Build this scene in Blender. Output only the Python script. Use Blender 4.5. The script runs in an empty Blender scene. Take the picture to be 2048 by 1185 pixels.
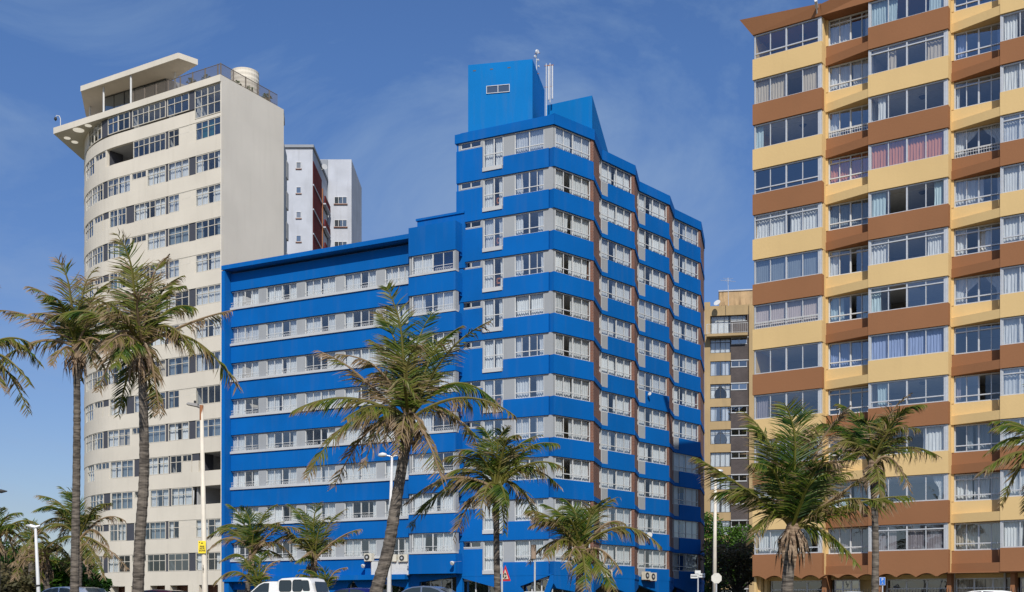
import bpy, math, random
from mathutils import Vector, Matrix
random.seed(7)
R = random.Random(11)
C = bpy.context.scene.collection
sc = bpy.context.scene
F_PX, HX, HY, CAMZ = 2350.0, 1024.0, 1222.0, 0.4
SUN_AZ = (0.10, -0.995); SUN_EL = math.radians(43)

def P(px, y, Z):
    return Vector(((px-HX)/F_PX*Z, Z, CAMZ+(HY-y)/F_PX*Z))

# ------------------------------------------------------------------ materials
def nmat(name):
    m = bpy.data.materials.new(name); m.use_nodes = True
    nt = m.node_tree; b = nt.nodes['Principled BSDF']
    return m, nt, b

def paint(name, col, rough=.75, var=.12, streak=.1, bump=.15, scale=.35, dirt=(.35, .3, .25)):
    m, nt, b = nmat(name); N = nt.nodes.new; L = nt.links.new
    geo = N('ShaderNodeNewGeometry')
    mp = N('ShaderNodeMapping'); mp.inputs['Scale'].default_value = (1, 1, .12)
    L(geo.outputs['Position'], mp.inputs['Vector'])
    n1 = N('ShaderNodeTexNoise'); n1.inputs['Scale'].default_value = scale; n1.inputs['Detail'].default_value = 6
    n2 = N('ShaderNodeTexNoise'); n2.inputs['Scale'].default_value = 2.2; n2.inputs['Detail'].default_value = 5
    n3 = N('ShaderNodeTexNoise'); n3.inputs['Scale'].default_value = 9; n3.inputs['Detail'].default_value = 4
    L(geo.outputs['Position'], n1.inputs['Vector']); L(mp.outputs[0], n2.inputs['Vector']); L(geo.outputs['Position'], n3.inputs['Vector'])
    hsv = N('ShaderNodeHueSaturation'); hsv.inputs['Color'].default_value = (*col, 1)
    mr = N('ShaderNodeMapRange'); mr.inputs[1].default_value = .3; mr.inputs[2].default_value = .7
    mr.inputs[3].default_value = 1-var; mr.inputs[4].default_value = 1+var
    L(n1.outputs['Fac'], mr.inputs[0]); L(mr.outputs[0], hsv.inputs['Value'])
    mx = N('ShaderNodeMix'); mx.data_type = 'RGBA'
    m2 = N('ShaderNodeMapRange'); m2.inputs[1].default_value = .52; m2.inputs[2].default_value = .8
    m2.inputs[3].default_value = 0; m2.inputs[4].default_value = streak*2.2
    L(n2.outputs['Fac'], m2.inputs[0]); L(m2.outputs[0], mx.inputs[0])
    L(hsv.outputs[0], mx.inputs[6])
    mx.inputs[7].default_value = (col[0]*.55+dirt[0]*.12, col[1]*.55+dirt[1]*.12, col[2]*.55+dirt[2]*.12, 1)
    L(mx.outputs[2], b.inputs['Base Color'])
    b.inputs['Roughness'].default_value = rough; b.inputs['Specular IOR Level'].default_value = .12
    bp = N('ShaderNodeBump'); bp.inputs['Strength'].default_value = bump; bp.inputs['Distance'].default_value = .03
    L(n3.outputs['Fac'], bp.inputs['Height']); L(bp.outputs[0], b.inputs['Normal'])
    return m

def plain(name, col, rough=.6, metal=0., var=.08, nscale=6):
    m, nt, b = nmat(name); N = nt.nodes.new; L = nt.links.new
    tc = N('ShaderNodeTexCoord'); n = N('ShaderNodeTexNoise'); n.inputs['Scale'].default_value = nscale
    L(tc.outputs['Object'], n.inputs['Vector'])
    mr = N('ShaderNodeMapRange'); mr.inputs[3].default_value = 1-var*2; mr.inputs[4].default_value = 1+var*2
    L(n.outputs['Fac'], mr.inputs[0])
    h = N('ShaderNodeHueSaturation'); h.inputs['Color'].default_value = (*col, 1); L(mr.outputs[0], h.inputs['Value'])
    L(h.outputs[0], b.inputs['Base Color'])
    b.inputs['Roughness'].default_value = rough; b.inputs['Metallic'].default_value = metal
    return m

def brick(name, c1, c2, mortar, rot=0.):
    m, nt, b = nmat(name); N = nt.nodes.new; L = nt.links.new
    geo = N('ShaderNodeNewGeometry'); sp = N('ShaderNodeSeparateXYZ'); cb = N('ShaderNodeCombineXYZ')
    L(geo.outputs['Position'], sp.inputs[0])
    ad = N('ShaderNodeMath'); ad.operation = 'ADD'; L(sp.outputs[0], ad.inputs[0]); L(sp.outputs[1], ad.inputs[1])
    L(ad.outputs[0], cb.inputs[0]); L(sp.outputs[2], cb.inputs[1])
    br = N('ShaderNodeTexBrick'); br.inputs['Scale'].default_value = 1
    br.inputs['Brick Width'].default_value = .24; br.inputs['Row Height'].default_value = .11; br.inputs['Mortar Size'].default_value = .012
    br.inputs['Color1'].default_value = (*c1, 1); br.inputs['Color2'].default_value = (*c2, 1); br.inputs['Mortar'].default_value = (*mortar, 1)
    L(cb.outputs[0], br.inputs['Vector'])
    n = N('ShaderNodeTexNoise'); n.inputs['Scale'].default_value = .8; n.inputs['Detail'].default_value = 5; L(geo.outputs['Position'], n.inputs['Vector'])
    mr = N('ShaderNodeMapRange'); mr.inputs[3].default_value = .6; mr.inputs[4].default_value = 1.4; L(n.outputs['Fac'], mr.inputs[0])
    h = N('ShaderNodeHueSaturation'); L(br.outputs['Color'], h.inputs['Color']); L(mr.outputs[0], h.inputs['Value'])
    L(h.outputs[0], b.inputs['Base Color']); b.inputs['Roughness'].default_value = .9
    return m

def glass(name, tint=(.93, .96, .97), refl=.12, rough=.015):
    m = bpy.data.materials.new(name); m.use_nodes = True; nt = m.node_tree; nt.nodes.clear(); N = nt.nodes.new; L = nt.links.new
    o = N('ShaderNodeOutputMaterial'); mx = N('ShaderNodeMixShader'); t = N('ShaderNodeBsdfTransparent'); g = N('ShaderNodeBsdfGlossy')
    t.inputs[0].default_value = (*tint, 1); g.inputs['Roughness'].default_value = rough; g.inputs['Color'].default_value = (.9, .95, 1, 1)
    geo = N('ShaderNodeNewGeometry'); n = N('ShaderNodeTexNoise'); n.inputs['Scale'].default_value = 1.3
    bp = N('ShaderNodeBump'); bp.inputs['Strength'].default_value = .08; bp.inputs['Distance'].default_value = .05
    L(geo.outputs['Position'], n.inputs['Vector']); L(n.outputs['Fac'], bp.inputs['Height']); L(bp.outputs[0], g.inputs['Normal'])
    lw = N('ShaderNodeLayerWeight'); lw.inputs['Blend'].default_value = .25
    mr = N('ShaderNodeMapRange'); mr.inputs[3].default_value = refl; mr.inputs[4].default_value = .9
    L(lw.outputs['Facing'], mr.inputs[0])
    pw = N('ShaderNodeMath'); pw.operation = 'POWER'; pw.inputs[1].default_value = 3
    L(lw.outputs['Facing'], pw.inputs[0]); L(pw.outputs[0], mr.inputs[0])
    oi = N('ShaderNodeObjectInfo'); rm = N('ShaderNodeMapRange'); rm.inputs[3].default_value = -.05; rm.inputs[4].default_value = .16
    ad = N('ShaderNodeMath'); ad.operation = 'ADD'; L(oi.outputs['Random'], rm.inputs[0]); L(rm.outputs[0], ad.inputs[0]); L(mr.outputs[0], ad.inputs[1])
    L(ad.outputs[0], mx.inputs[0]); L(t.outputs[0], mx.inputs[1]); L(g.outputs[0], mx.inputs[2]); L(mx.outputs[0], o.inputs[0])
    return m

def cloth(name, col, trans=.2):
    m = bpy.data.materials.new(name); m.use_nodes = True; nt = m.node_tree; nt.nodes.clear(); N = nt.nodes.new; L = nt.links.new
    o = N('ShaderNodeOutputMaterial'); mx = N('ShaderNodeMixShader'); d = N('ShaderNodeBsdfDiffuse'); t = N('ShaderNodeBsdfTranslucent')
    tc = N('ShaderNodeTexCoord'); n = N('ShaderNodeTexNoise'); n.inputs['Scale'].default_value = 3
    mp = N('ShaderNodeMapping'); mp.inputs['Scale'].default_value = (3, 1, .3); L(tc.outputs['Object'], mp.inputs[0]); L(mp.outputs[0], n.inputs['Vector'])
    mr = N('ShaderNodeMapRange'); mr.inputs[3].default_value = .75; mr.inputs[4].default_value = 1.15; L(n.outputs['Fac'], mr.inputs[0])
    h = N('ShaderNodeHueSaturation'); h.inputs['Color'].default_value = (*col, 1); L(mr.outputs[0], h.inputs['Value'])
    L(h.outputs[0], d.inputs[0]); L(h.outputs[0], t.inputs[0]); mx.inputs[0].default_value = trans
    L(d.outputs[0], mx.inputs[1]); L(t.outputs[0], mx.inputs[2]); L(mx.outputs[0], o.inputs[0])
    return m

def leafmat(name, cols, trans=.3, rough=.45):
    # point attribute 'tint': 0 = first colour, 1 = last colour
    m = bpy.data.materials.new(name); m.use_nodes = True; nt = m.node_tree; b = nt.nodes['Principled BSDF']; N = nt.nodes.new; L = nt.links.new
    at = N('ShaderNodeAttribute'); at.attribute_name = 'tint'
    cr = N('ShaderNodeValToRGB'); e = cr.color_ramp.elements
    e[0].position = 0; e[0].color = (*cols[0], 1); e[1].position = 1; e[1].color = (*cols[-1], 1)
    for i, c in enumerate(cols[1:-1]):
        x = e.new((i+1)/(len(cols)-1)); x.color = (*c, 1)
    L(at.outputs['Fac'], cr.inputs[0]); L(cr.outputs[0], b.inputs['Base Color'])
    b.inputs['Roughness'].default_value = rough; b.inputs['Specular IOR Level'].default_value = .22
    tr = N('ShaderNodeBsdfTranslucent'); L(cr.outputs[0], tr.inputs[0])
    mx = N('ShaderNodeMixShader'); mx.inputs[0].default_value = trans
    L(b.outputs[0], mx.inputs[1]); L(tr.outputs[0], mx.inputs[2]); L(mx.outputs[0], nt.nodes['Material Output'].inputs[0])
    return m

def trunkmat(name, c1, c2):
    m, nt, b = nmat(name); N = nt.nodes.new; L = nt.links.new
    geo = N('ShaderNodeNewGeometry'); mp = N('ShaderNodeMapping'); mp.inputs['Scale'].default_value = (2, 2, 9)
    L(geo.outputs['Position'], mp.inputs[0])
    n = N('ShaderNodeTexNoise'); n.inputs['Scale'].default_value = 1.4; n.inputs['Detail'].default_value = 6; L(mp.outputs[0], n.inputs['Vector'])
    cr = N('ShaderNodeValToRGB'); cr.color_ramp.elements[0].position = .35; cr.color_ramp.elements[1].position = .68
    cr.color_ramp.elements[0].color = (*c1, 1); cr.color_ramp.elements[1].color = (*c2, 1)
    L(n.outputs['Fac'], cr.inputs[0]); L(cr.outputs[0], b.inputs['Base Color']); b.inputs['Roughness'].default_value = .95
    bp = N('ShaderNodeBump'); bp.inputs['Strength'].default_value = .7; bp.inputs['Distance'].default_value = .06
    L(n.outputs['Fac'], bp.inputs['Height']); L(bp.outputs[0], b.inputs['Normal'])
    return m

M = {}
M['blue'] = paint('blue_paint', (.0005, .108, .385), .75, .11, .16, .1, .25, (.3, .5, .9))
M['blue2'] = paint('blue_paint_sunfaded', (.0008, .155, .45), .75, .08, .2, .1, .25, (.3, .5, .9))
M['grey'] = paint('grey_paint', (.315, .33, .345), .75, .07, .12)
M['sill'] = paint('pale_sill_paint', (.47, .48, .49), .7, .08, .1)
M['brick'] = brick('red_brown_brick', (.22, .085, .05), (.16, .06, .04), (.25, .18, .14))
M['darkbrick'] = brick('dark_grey_brick', (.075, .06, .058), (.055, .045, .045), (.10, .085, .08))
M['cream'] = paint('cream_render', (.64, .59, .50), .85, .06, .08, .2, .3, (.4, .32, .22))
M['cream2'] = paint('cream_render_end', (.64, .595, .515), .85, .06, .06, .2, .22, (.4, .32, .22))
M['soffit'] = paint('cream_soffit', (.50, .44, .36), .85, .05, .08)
M['brown'] = paint('brown_render', (.275, .128, .062), .85, .06, .05, .2, .25, (.4, .3, .2))
M['yellow'] = paint('yellow_render', (.64, .455, .215), .85, .05, .045, .2, .25, (.4, .3, .2))
M['tan'] = paint('tan_render', (.40, .29, .155), .85, .1, .2)
M['tanroof'] = paint('weathered_peach_render', (.46, .32, .18), .85, .15, .9, .2, 1.2, (.1, .08, .06))
M['whitewall'] = paint('pale_blue_grey_render', (.47, .49, .535), .85, .10, .3, .3, .5, (.9, .9, .9))
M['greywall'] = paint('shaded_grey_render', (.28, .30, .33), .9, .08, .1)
M['maroon'] = paint('maroon_brick_wall', (.13, .022, .022), .9, .15, .1)
M['white'] = plain('white_metal', (.58, .58, .57), .5)
M['alu'] = plain('aluminium_frame', (.58, .59, .60), .4, .3)
M['steel'] = plain('cream_steel_frame', (.60, .56, .48), .6)
M['blacksteel'] = plain('dark_steel_frame', (.04, .04, .04), .6)
M['darkpanel'] = plain('dark_blue_grey_panel', (.06, .062, .075), .5)
M['glass'] = glass('window_glass')
M['glassd'] = glass('tinted_glass', (.5, .57, .62), .18)
M['glassb'] = glass('blue_mirror_glass', (.14, .22, .36), .24)
M['interior'] = plain('room_interior', (.22, .21, .20), .9)
M['ceiling'] = plain('room_ceiling', (.42, .42, .42), .9)
CUR = {'white': cloth('white_curtain', (.88, .89, .90), .3), 'cream': cloth('beige_curtain', (.62, .54, .44)), 'orange': cloth('orange_curtain', (.82, .33, .17)),
       'blue': cloth('lavender_blue_curtain', (.36, .44, .68)), 'grey': cloth('grey_blinds', (.30, .34, .38)), 'pink': cloth('pinkish_blinds', (.62, .52, .50)),
       'lace': cloth('lace_curtain', (.45, .40, .44), .4), 'pale': cloth('pale_aqua_curtain', (.55, .68, .72)), 'green': cloth('green_curtain', (.10, .38, .33))}
M['timber'] = plain('varnished_timber', (.42, .15, .04), .5)
M['roof'] = plain('grey_roof_felt', (.16, .16, .16), .9)
M['rust'] = plain('rusty_metal', (.30, .12, .05), .8)
M['black'] = plain('black_rubber', (.02, .02, .02), .7)
M['chrome'] = plain('bright_metal', (.6, .6, .6), .25, .9)
M['palmleaf'] = leafmat('palm_leaf', [(.009, .035, .005), (.042, .082, .010), (.13, .145, .018), (.19, .13, .06), (.38, .27, .18)], .2)
M['leaf'] = leafmat('tree_leaf', [(.010, .03, .008), (.03, .09, .012), (.09, .17, .02)], .25)
M['leafbrown'] = leafmat('dry_tree_leaf', [(.035, .03, .02), (.09, .085, .035), (.22, .16, .09)], .25)
M['trunk'] = trunkmat('palm_bark', (.045, .037, .03), (.19, .16, .13))
M['bark'] = trunkmat('tree_bark', (.03, .024, .018), (.09, .07, .05))
M['husk'] = trunkmat('dry_palm_fibre', (.10, .06, .035), (.33, .24, .16))

# ------------------------------------------------------------------ mesh helpers
class MB:
    def __init__(s): s.v = []; s.f = []; s.mi = []; s.t = None
    def add(s, vs, fs, mi=0):
        o = len(s.v); s.v += [tuple(v) for v in vs]; s.f += [tuple(i+o for i in f) for f in fs]; s.mi += [mi]*len(fs)
    def hexa(s, p, mi=0):  # 4 bottom + 4 top
        s.add(p, [(3, 2, 1, 0), (4, 5, 6, 7), (0, 1, 5, 4), (1, 2, 6, 5), (2, 3, 7, 6), (3, 0, 4, 7)], mi)
    def box(s, x0, x1, y0, y1, z0, z1, mi=0):
        s.hexa([(x0, y0, z0), (x1, y0, z0), (x1, y1, z0), (x0, y1, z0), (x0, y0, z1), (x1, y0, z1), (x1, y1, z1), (x0, y1, z1)], mi)
    def fbox(s, fr, u0, u1, v0, v1, z0, z1, mi=0):
        s.hexa([fr.p(u0, v1, z0), fr.p(u1, v1, z0), fr.p(u1, v0, z0), fr.p(u0, v0, z0), fr.p(u0, v1, z1), fr.p(u1, v1, z1), fr.p(u1, v0, z1), fr.p(u0, v0, z1)], mi)
    def prism(s, pts, z0, z1, mi=0):  # plan polygon (x,y), counter-clockwise
        n = len(pts); vs = [(p[0], p[1], z0) for p in pts]+[(p[0], p[1], z1) for p in pts]
        s.add(vs, [tuple(range(n-1, -1, -1)), tuple(range(n, 2*n))]+[(i, (i+1) % n, n+(i+1) % n, n+i) for i in range(n)], mi)
    def slabpoly(s, fr, uz, v0, v1, mi=0):  # polygon in the facade plane, thickness v0..v1 (v1 outer)
        n = len(uz); vs = [fr.p(u, v1, z) for u, z in uz]+[fr.p(u, v0, z) for u, z in uz]
        s.add(vs, [tuple(range(n)), tuple(range(2*n-1, n-1, -1))]+[(i, n+i, n+(i+1) % n, (i+1) % n) for i in range(n)], mi)
    def tube(s, pts, rad, n=8, mi=0, caps=True):
        pts = [Vector(p) for p in pts]; k = len(pts); o = len(s.v)
        for i, p in enumerate(pts):
            t = (pts[min(i+1, k-1)]-pts[max(i-1, 0)]); t = t.normalized() if t.length else Vector((0, 0, 1))
            a = Vector((0, 0, 1)) if abs(t.z) < .9 else Vector((1, 0, 0))
            x = t.cross(a).normalized(); y = t.cross(x).normalized(); r = rad[i] if isinstance(rad, (list, tuple)) else rad
            for j in range(n):
                an = 2*math.pi*j/n; s.v.append(tuple(p+x*(r*math.cos(an))+y*(r*math.sin(an))))
        for i in range(k-1):
            for j in range(n):
                s.f.append((o+i*n+j, o+i*n+(j+1) % n, o+(i+1)*n+(j+1) % n, o+(i+1)*n+j)); s.mi.append(mi)
        if caps:
            s.f.append(tuple(o+j for j in range(n-1, -1, -1))); s.mi.append(mi)
            s.f.append(tuple(o+(k-1)*n+j for j in range(n))); s.mi.append(mi)
    def disc(s, c, nrm, r, n=20, mi=0, th=.02):
        c = Vector(c); nrm = Vector(nrm).normalized(); s.tube([c-nrm*th/2, c+nrm*th/2], r, n, mi)
    def build_split(s, name, mat, parent):
        # one mesh per connected piece
        par = list(range(len(s.v)))
        def fnd(i):
            while par[i] != i: par[i] = par[par[i]]; i = par[i]
            return i
        for f in s.f:
            for i in f[1:]: par[fnd(i)] = fnd(f[0])
        grp = {}
        for f in s.f: grp.setdefault(fnd(f[0]), []).append(f)
        for fs in grp.values():
            b = MB(); ids = sorted({i for f in fs for i in f}); mp_ = {i: k for k, i in enumerate(ids)}
            b.v = [s.v[i] for i in ids]; b.f = [tuple(mp_[i] for i in f) for f in fs]; b.mi = [0]*len(b.f)
            b.build(name, mat, parent)
    def build(s, name, mats, parent=None, loc=None, smooth=False, tint=None, local=False):
        me = bpy.data.meshes.new(name)
        vs = s.v
        off = Vector((0, 0, 0))
        if parent is not None and not local: off = parent.matrix_basis.translation.copy()
        if loc is not None and parent is None: off = Vector(loc)
        if off.length > 0: vs = [(v[0]-off[0], v[1]-off[1], v[2]-off[2]) for v in vs]
        me.from_pydata(vs, [], s.f)
        if not isinstance(mats, (list, tuple)): mats = [mats]
        for m in mats: me.materials.append(m)
        if len(mats) > 1: me.polygons.foreach_set('material_index', s.mi)
        if smooth: me.polygons.foreach_set('use_smooth', [True]*len(s.f))
        if tint is not None:
            a = me.attributes.new('tint', 'FLOAT', 'POINT'); a.data.foreach_set('value', tint)
        o = bpy.data.objects.new(name, me); C.objects.link(o)
        if parent is not None: o.parent = parent
        elif loc is not None: o.location = loc
        return o

def tag(o, label=None, cat=None, group=None, kind=None):
    if label: o['label'] = label
    if cat: o['category'] = cat
    if group: o['group'] = group
    if kind: o['kind'] = kind
    return o
def empty(name, loc, label, cat, group=None, rz=0):
    o = bpy.data.objects.new(name, None); C.objects.link(o); o.location = loc; o.rotation_euler = (0, 0, rz); o.empty_display_size = .3
    return tag(o, label, cat, group)

class Frame:
    def __init__(s, p0, a=None, p1=None):
        s.o = Vector((p0[0], p0[1]))
        if p1 is not None: a = math.atan2(p1[1]-p0[1], p1[0]-p0[0]); s.len = math.hypot(p1[0]-p0[0], p1[1]-p0[1])
        s.a = a; s.d = Vector((math.cos(a), math.sin(a))); s.n = Vector((math.sin(a), -math.cos(a)))
    def p(s, u, v, z):
        q = s.o+s.d*u+s.n*v; return (q.x, q.y, z)
    def upx(s, px, v=0.):
        k = (px-HX)/F_PX; o = s.o+s.n*v     # o.x+d.x*u = k*(o.y+d.y*u)
        return (k*o.y-o.x)/(s.d.x-k*s.d.y)
    def zy(s, px, y, v=0.):
        q = s.o+s.n*v+s.d*s.upx(px, v); return CAMZ+(HY-y)/F_PX*q.y

def xyZ(px, Z): return ((px-HX)/F_PX*Z, Z)

# ------------------------------------------------------------------ windows
_cache = {}
def win(parent, fr, u0, u1, v, z0, z1, name='window', verts=(.5,), minor=(), trans=(), mat='white', bar=.06, gl='glass', cur=None, ccol='white',
        railing=None, opening=None, depth=.07, tie=False, blind=False):
    """cur: list of (a,b) fractions covered by curtain; returns the window object"""
    w = u1-u0; h = z1-z0
    key = ('f', round(w, 2), round(h, 2), tuple(verts), tuple(minor), tuple(trans), mat, bar, depth)
    if key not in _cache:
        b = MB(); d = depth/2
        b.box(0, w, -d, d, 0, bar); b.box(0, w, -d, d, h-bar, h)
        b.box(0, bar, -d, d, bar, h-bar); b.box(w-bar, w, -d, d, bar, h-bar)
        for t in verts: b.box(t*w-bar*.6, t*w+bar*.6, -d*1.1, d*.9, bar, h-bar)
        for t in minor: b.box(t*w-bar*.32, t*w+bar*.32, -d*.7, d*.7, bar, h-bar)
        for t in trans: b.box(bar, w-bar, -d*1.25, d*.8, t*h-bar*.45, t*h+bar*.45)
        me = bpy.data.meshes.new('window_frame'); me.from_pydata(b.v, [], b.f); me.materials.append(M[mat]); _cache[key] = me
    o = bpy.data.objects.new(name, _cache[key]); C.objects.link(o); o.parent = parent
    base = parent.matrix_basis.translation
    q = fr.p(u0, v, z0); o.location = (q[0]-base[0], q[1]-base[1], q[2]-base[2]); o.rotation_euler = (0, 0, fr.a)
    e = bar*.4
    for a, c in ([(0, 1)] if not opening else [(0, opening[0]), (opening[1], 1)]):
        key = ('g', round(w, 2), round(h, 2), gl, a, c)
        if key not in _cache:
            me = bpy.data.meshes.new('pane'); me.from_pydata([(a*w+e, .008, e), (c*w-e, .008, e), (c*w-e, .008, h-e), (a*w+e, .008, h-e)], [], [(0, 1, 2, 3)]); me.materials.append(M[gl]); _cache[key] = me
        g = bpy.data.objects.new('pane', _cache[key]); C.objects.link(g); g.parent = o
    if cur:
        b = MB()
        for (a, c) in cur:
            x0 = max(a*w, .03); x1 = min(c*w, w-.03)
            if x1-x0 < .08: continue
            if blind:
                n = max(2, int((x1-x0)/.13))
                for i in range(n):
                    xa = x0+(x1-x0)*i/n; wd = (x1-x0)/n; tw = .02
                    b.add([(xa+.006, .16-tw, .05), (xa+wd*.9, .16+tw, .05), (xa+wd*.9, .16+tw, h), (xa+.006, .16-tw, h)], [(0, 1, 2, 3)])
                continue
            per = R.uniform(.13, .2); n = max(6, int((x1-x0)/per*4)); rows = 4
            ph = R.uniform(0, 6); am = R.uniform(.03, .055); cen = (x0+x1)/2
            vs = []
            for r_ in range(rows+1):
                tz = r_/rows
                for i in range(n+1):
                    x = x0+(x1-x0)*i/n
                    if tie:
                        q_ = max(0, (tz-.34)/.66); sq = (.34+.66*q_*q_*(3-2*q_)) if tz > .34 else .34+.25*(.34-tz); side = x0 if a < .4 else x1
                        x = side+(x-side)*sq
                    x += .02*math.sin(3*tz+i*.7)
                    y = .17+am*math.sin(i/4*2*math.pi+ph)*(1-.35*tz)+.012*math.sin(i*2.3+tz*4)
                    vs.append((x, y, .03+tz*(h-.06)))
            fs = [(r_*(n+1)+i, r_*(n+1)+i+1, (r_+1)*(n+1)+i+1, (r_+1)*(n+1)+i) for r_ in range(rows) for i in range(n)]
            b.add(vs, fs)
        if b.v: 
            k = b.build('blind' if blind else 'curtain', CUR[ccol], o, smooth=not blind, local=True)
    if railing:
        key = ('r', round(w, 2), railing)
        if key not in _cache:
            b = MB(); y = -.13
            if railing == 'scroll':
                b.box(.04, w-.04, y-.012, y+.012, .36, .39); b.box(.04, w-.04, y-.01, y+.01, .03, .05)
                n = int(w/.17)
                for i in range(n):
                    xa = .06+(w-.12)*i/n; xb = .06+(w-.12)*(i+.5)/n; xc = .06+(w-.12)*(i+1)/n
                    if abs((i+.5)/n-.5) < .09: continue
                    b.tube([(xa, y, .06), (xa+.01, y, .2), ((xa+xb)/2+.02, y, .26), (xb, y, .16), ((xb+xc)/2, y, .1), (xc, y, .2), (xc-.04, y, .25)], .011, 3, caps=False)
            else:
                for zz in (.38, .2): b.box(.03, w-.03, y-.01, y+.01, zz, zz+.025)
                for i in range(int(w/.14)): b.box(.05+i*.14, .065+i*.14, y-.008, y+.008, .02, .38)
            me = bpy.data.meshes.new('railing'); me.from_pydata(b.v, [], b.f); me.materials.append(M['white']); _cache[key] = me
        r = bpy.data.objects.new('railing', _cache[key]); C.objects.link(r); r.parent = o
    return o

def rcur(full=.45):
    """random curtain coverage"""
    x = R.random()
    if x < full*.6: c = R.uniform(.42, .6); g = R.uniform(.03, .08); return [(0, c-g/2), (c+g/2, 1)]
    if x < full*.6+.4: g = R.uniform(.16, .3); c = R.uniform(.4, .66); return [(0, c-g/2), (c+g/2, 1)]
    if x < full*.6+.56: return [(0, R.uniform(.2, .3)), (R.uniform(.74, .85), 1)]
    if x < full*.6+.62: return [(0, R.uniform(.35, .5))]
    if x < full*.6+.67: return [(R.uniform(.6, .8), 1)]
    return [(0, .48), (.52, 1)]

# ================================================================== BLUE BUILDING
pW0 = xyZ(459, 89.8); pW1 = xyZ(817, 82.5)
W = Frame(pW0, p1=pW1)
T0 = Vector(xyZ(912.5, 81.1)); A_ = Vector(xyZ(1108, 77.8)); B_ = Vector(xyZ(1187.4, 80.45)); C_ = Vector(xyZ(1202.7, 83.87)); D_ = Vector(xyZ(1269.4, 86.9))
E_ = Vector(xyZ(1277.5, 90.1)); F_ = Vector(xyZ(1338.6, 93.26)); G_ = Vector(xyZ(1348, 96.3)); H_ = Vector(xyZ(1401.3, 99.5)); I_ = Vector(xyZ(1408.5, 104.6))
hd = lambda n: 32.62-2.745*n
blue = empty('apartment_building', (A_.x, A_.y, 0), 'bright blue apartment tower with a lower wing, grey and white window strips and brick steps', 'building')
bb, gg, br_, sl, fl, gp, gv = MB(), MB(), MB(), MB(), MB(), MB(), MB()

hw = lambda n: hd(n)+.40
hb = lambda n: hd(n)+.60
# --- wing
uL = W.upx(443, .72); uR = W.upx(913)
WT = .45
for n in range(3, 11):
    z1 = hw(n)-1.42; z0 = hw(n+1) if n < 10 else 2.95
    bb.fbox(W, uL+.3, uR+.3, -.4, 0, z0, z1-.03)
    sl.fbox(W, W.upx(458.3), W.upx(818), -.3, .09, z1-.03, z1+.14)      # grey sill ledge
bb.fbox(W, uL+.3, uR+.3, -.4, 0, hw(3), 26.1)
bb.fbox(W, uL-.02, uL+.28, -.5, .70, 2.85, 26.2)         # projecting frame: left column
bb.fbox(W, uL-.02, W.upx(819)+.6, -.5, .73, 26.28, 26.6)      # projecting frame: top beam
bb.fbox(W, uL-.0, W.upx(819), -.5, .62, 2.6, 2.95)
bb.fbox(W, uL+.05, uL+.5, -.5, .5, 0, 2.6)
wcols = [(459.8, 518), (533, 594), (610.5, 671.5), (689, 753), (770, 822)]
prev = 457.
for n in range(3, 11):
    zt = hw(n); zs = zt-1.42+.14
    e = [455]+[x for c in wcols for x in c]
    for i, (a, c) in enumerate(wcols):
        ua, uc = W.upx(a, -.12), W.upx(c, -.12)
        pu = W.upx(e[2*i], -.12)
        if i > 0: gp.fbox(W, pu, ua, -.38, -.1, zs, zt)
        ds = R.random()
        win(blue, W, ua, uc, -.17, zs, zt-.03, 'window', (.52,), (.26, .76), (), 'white', .055, 'glass', rcur(.5), 'white', 'scroll')
gp.fbox(W, uL+.25, W.upx(459.8, -.12), -.38, -.1, hw(11), hw(3))
# --- bay at the right end of the wing
Bf = Frame(W.p(0, .8, 0)[:2], W.a)
b0, b1 = Bf.upx(817), Bf.upx(911)
for n in range(3, 11):
    z1 = hb(n)-1.45; z0 = hb(n+1) if n < 10 else 2.95
    bb.fbox(Bf, b0, b1, -.9, 0, z0, z1)
    gp.fbox(Bf, b0, b0+.16, -.9, -.12, z1, hb(n)); gp.fbox(Bf, b1-.18, b1-.03, -.5, -.06, z1+.04, hb(n))
    sl.fbox(Bf, b0+.1, b1+.02, -.4, .05, z1, z1+.12)
    win(blue, Bf, Bf.upx(823), b1-.17, -.12, z1+.12, hb(n)-.03, 'bay_window', (.5,), (.25, .75), (), 'white', .06, 'glass', rcur(.4), 'white', 'scroll')
bb.fbox(Bf, b0, b1, -.9, 0, hb(3), 26.95)
bb.fbox(Bf, Bf.upx(836, -1.2), b1+.1, -7, -1.1, 24, 27.75)
bb.fbox(Bf, Bf.upx(836, -1.2)-.08, b1+.1, -7, -1.02, 27.75, 27.9)
bb.fbox(W, b1-.05, W.upx(914), -.5, -.35, 2.9, 28)         # dark joint next to the tower

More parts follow.
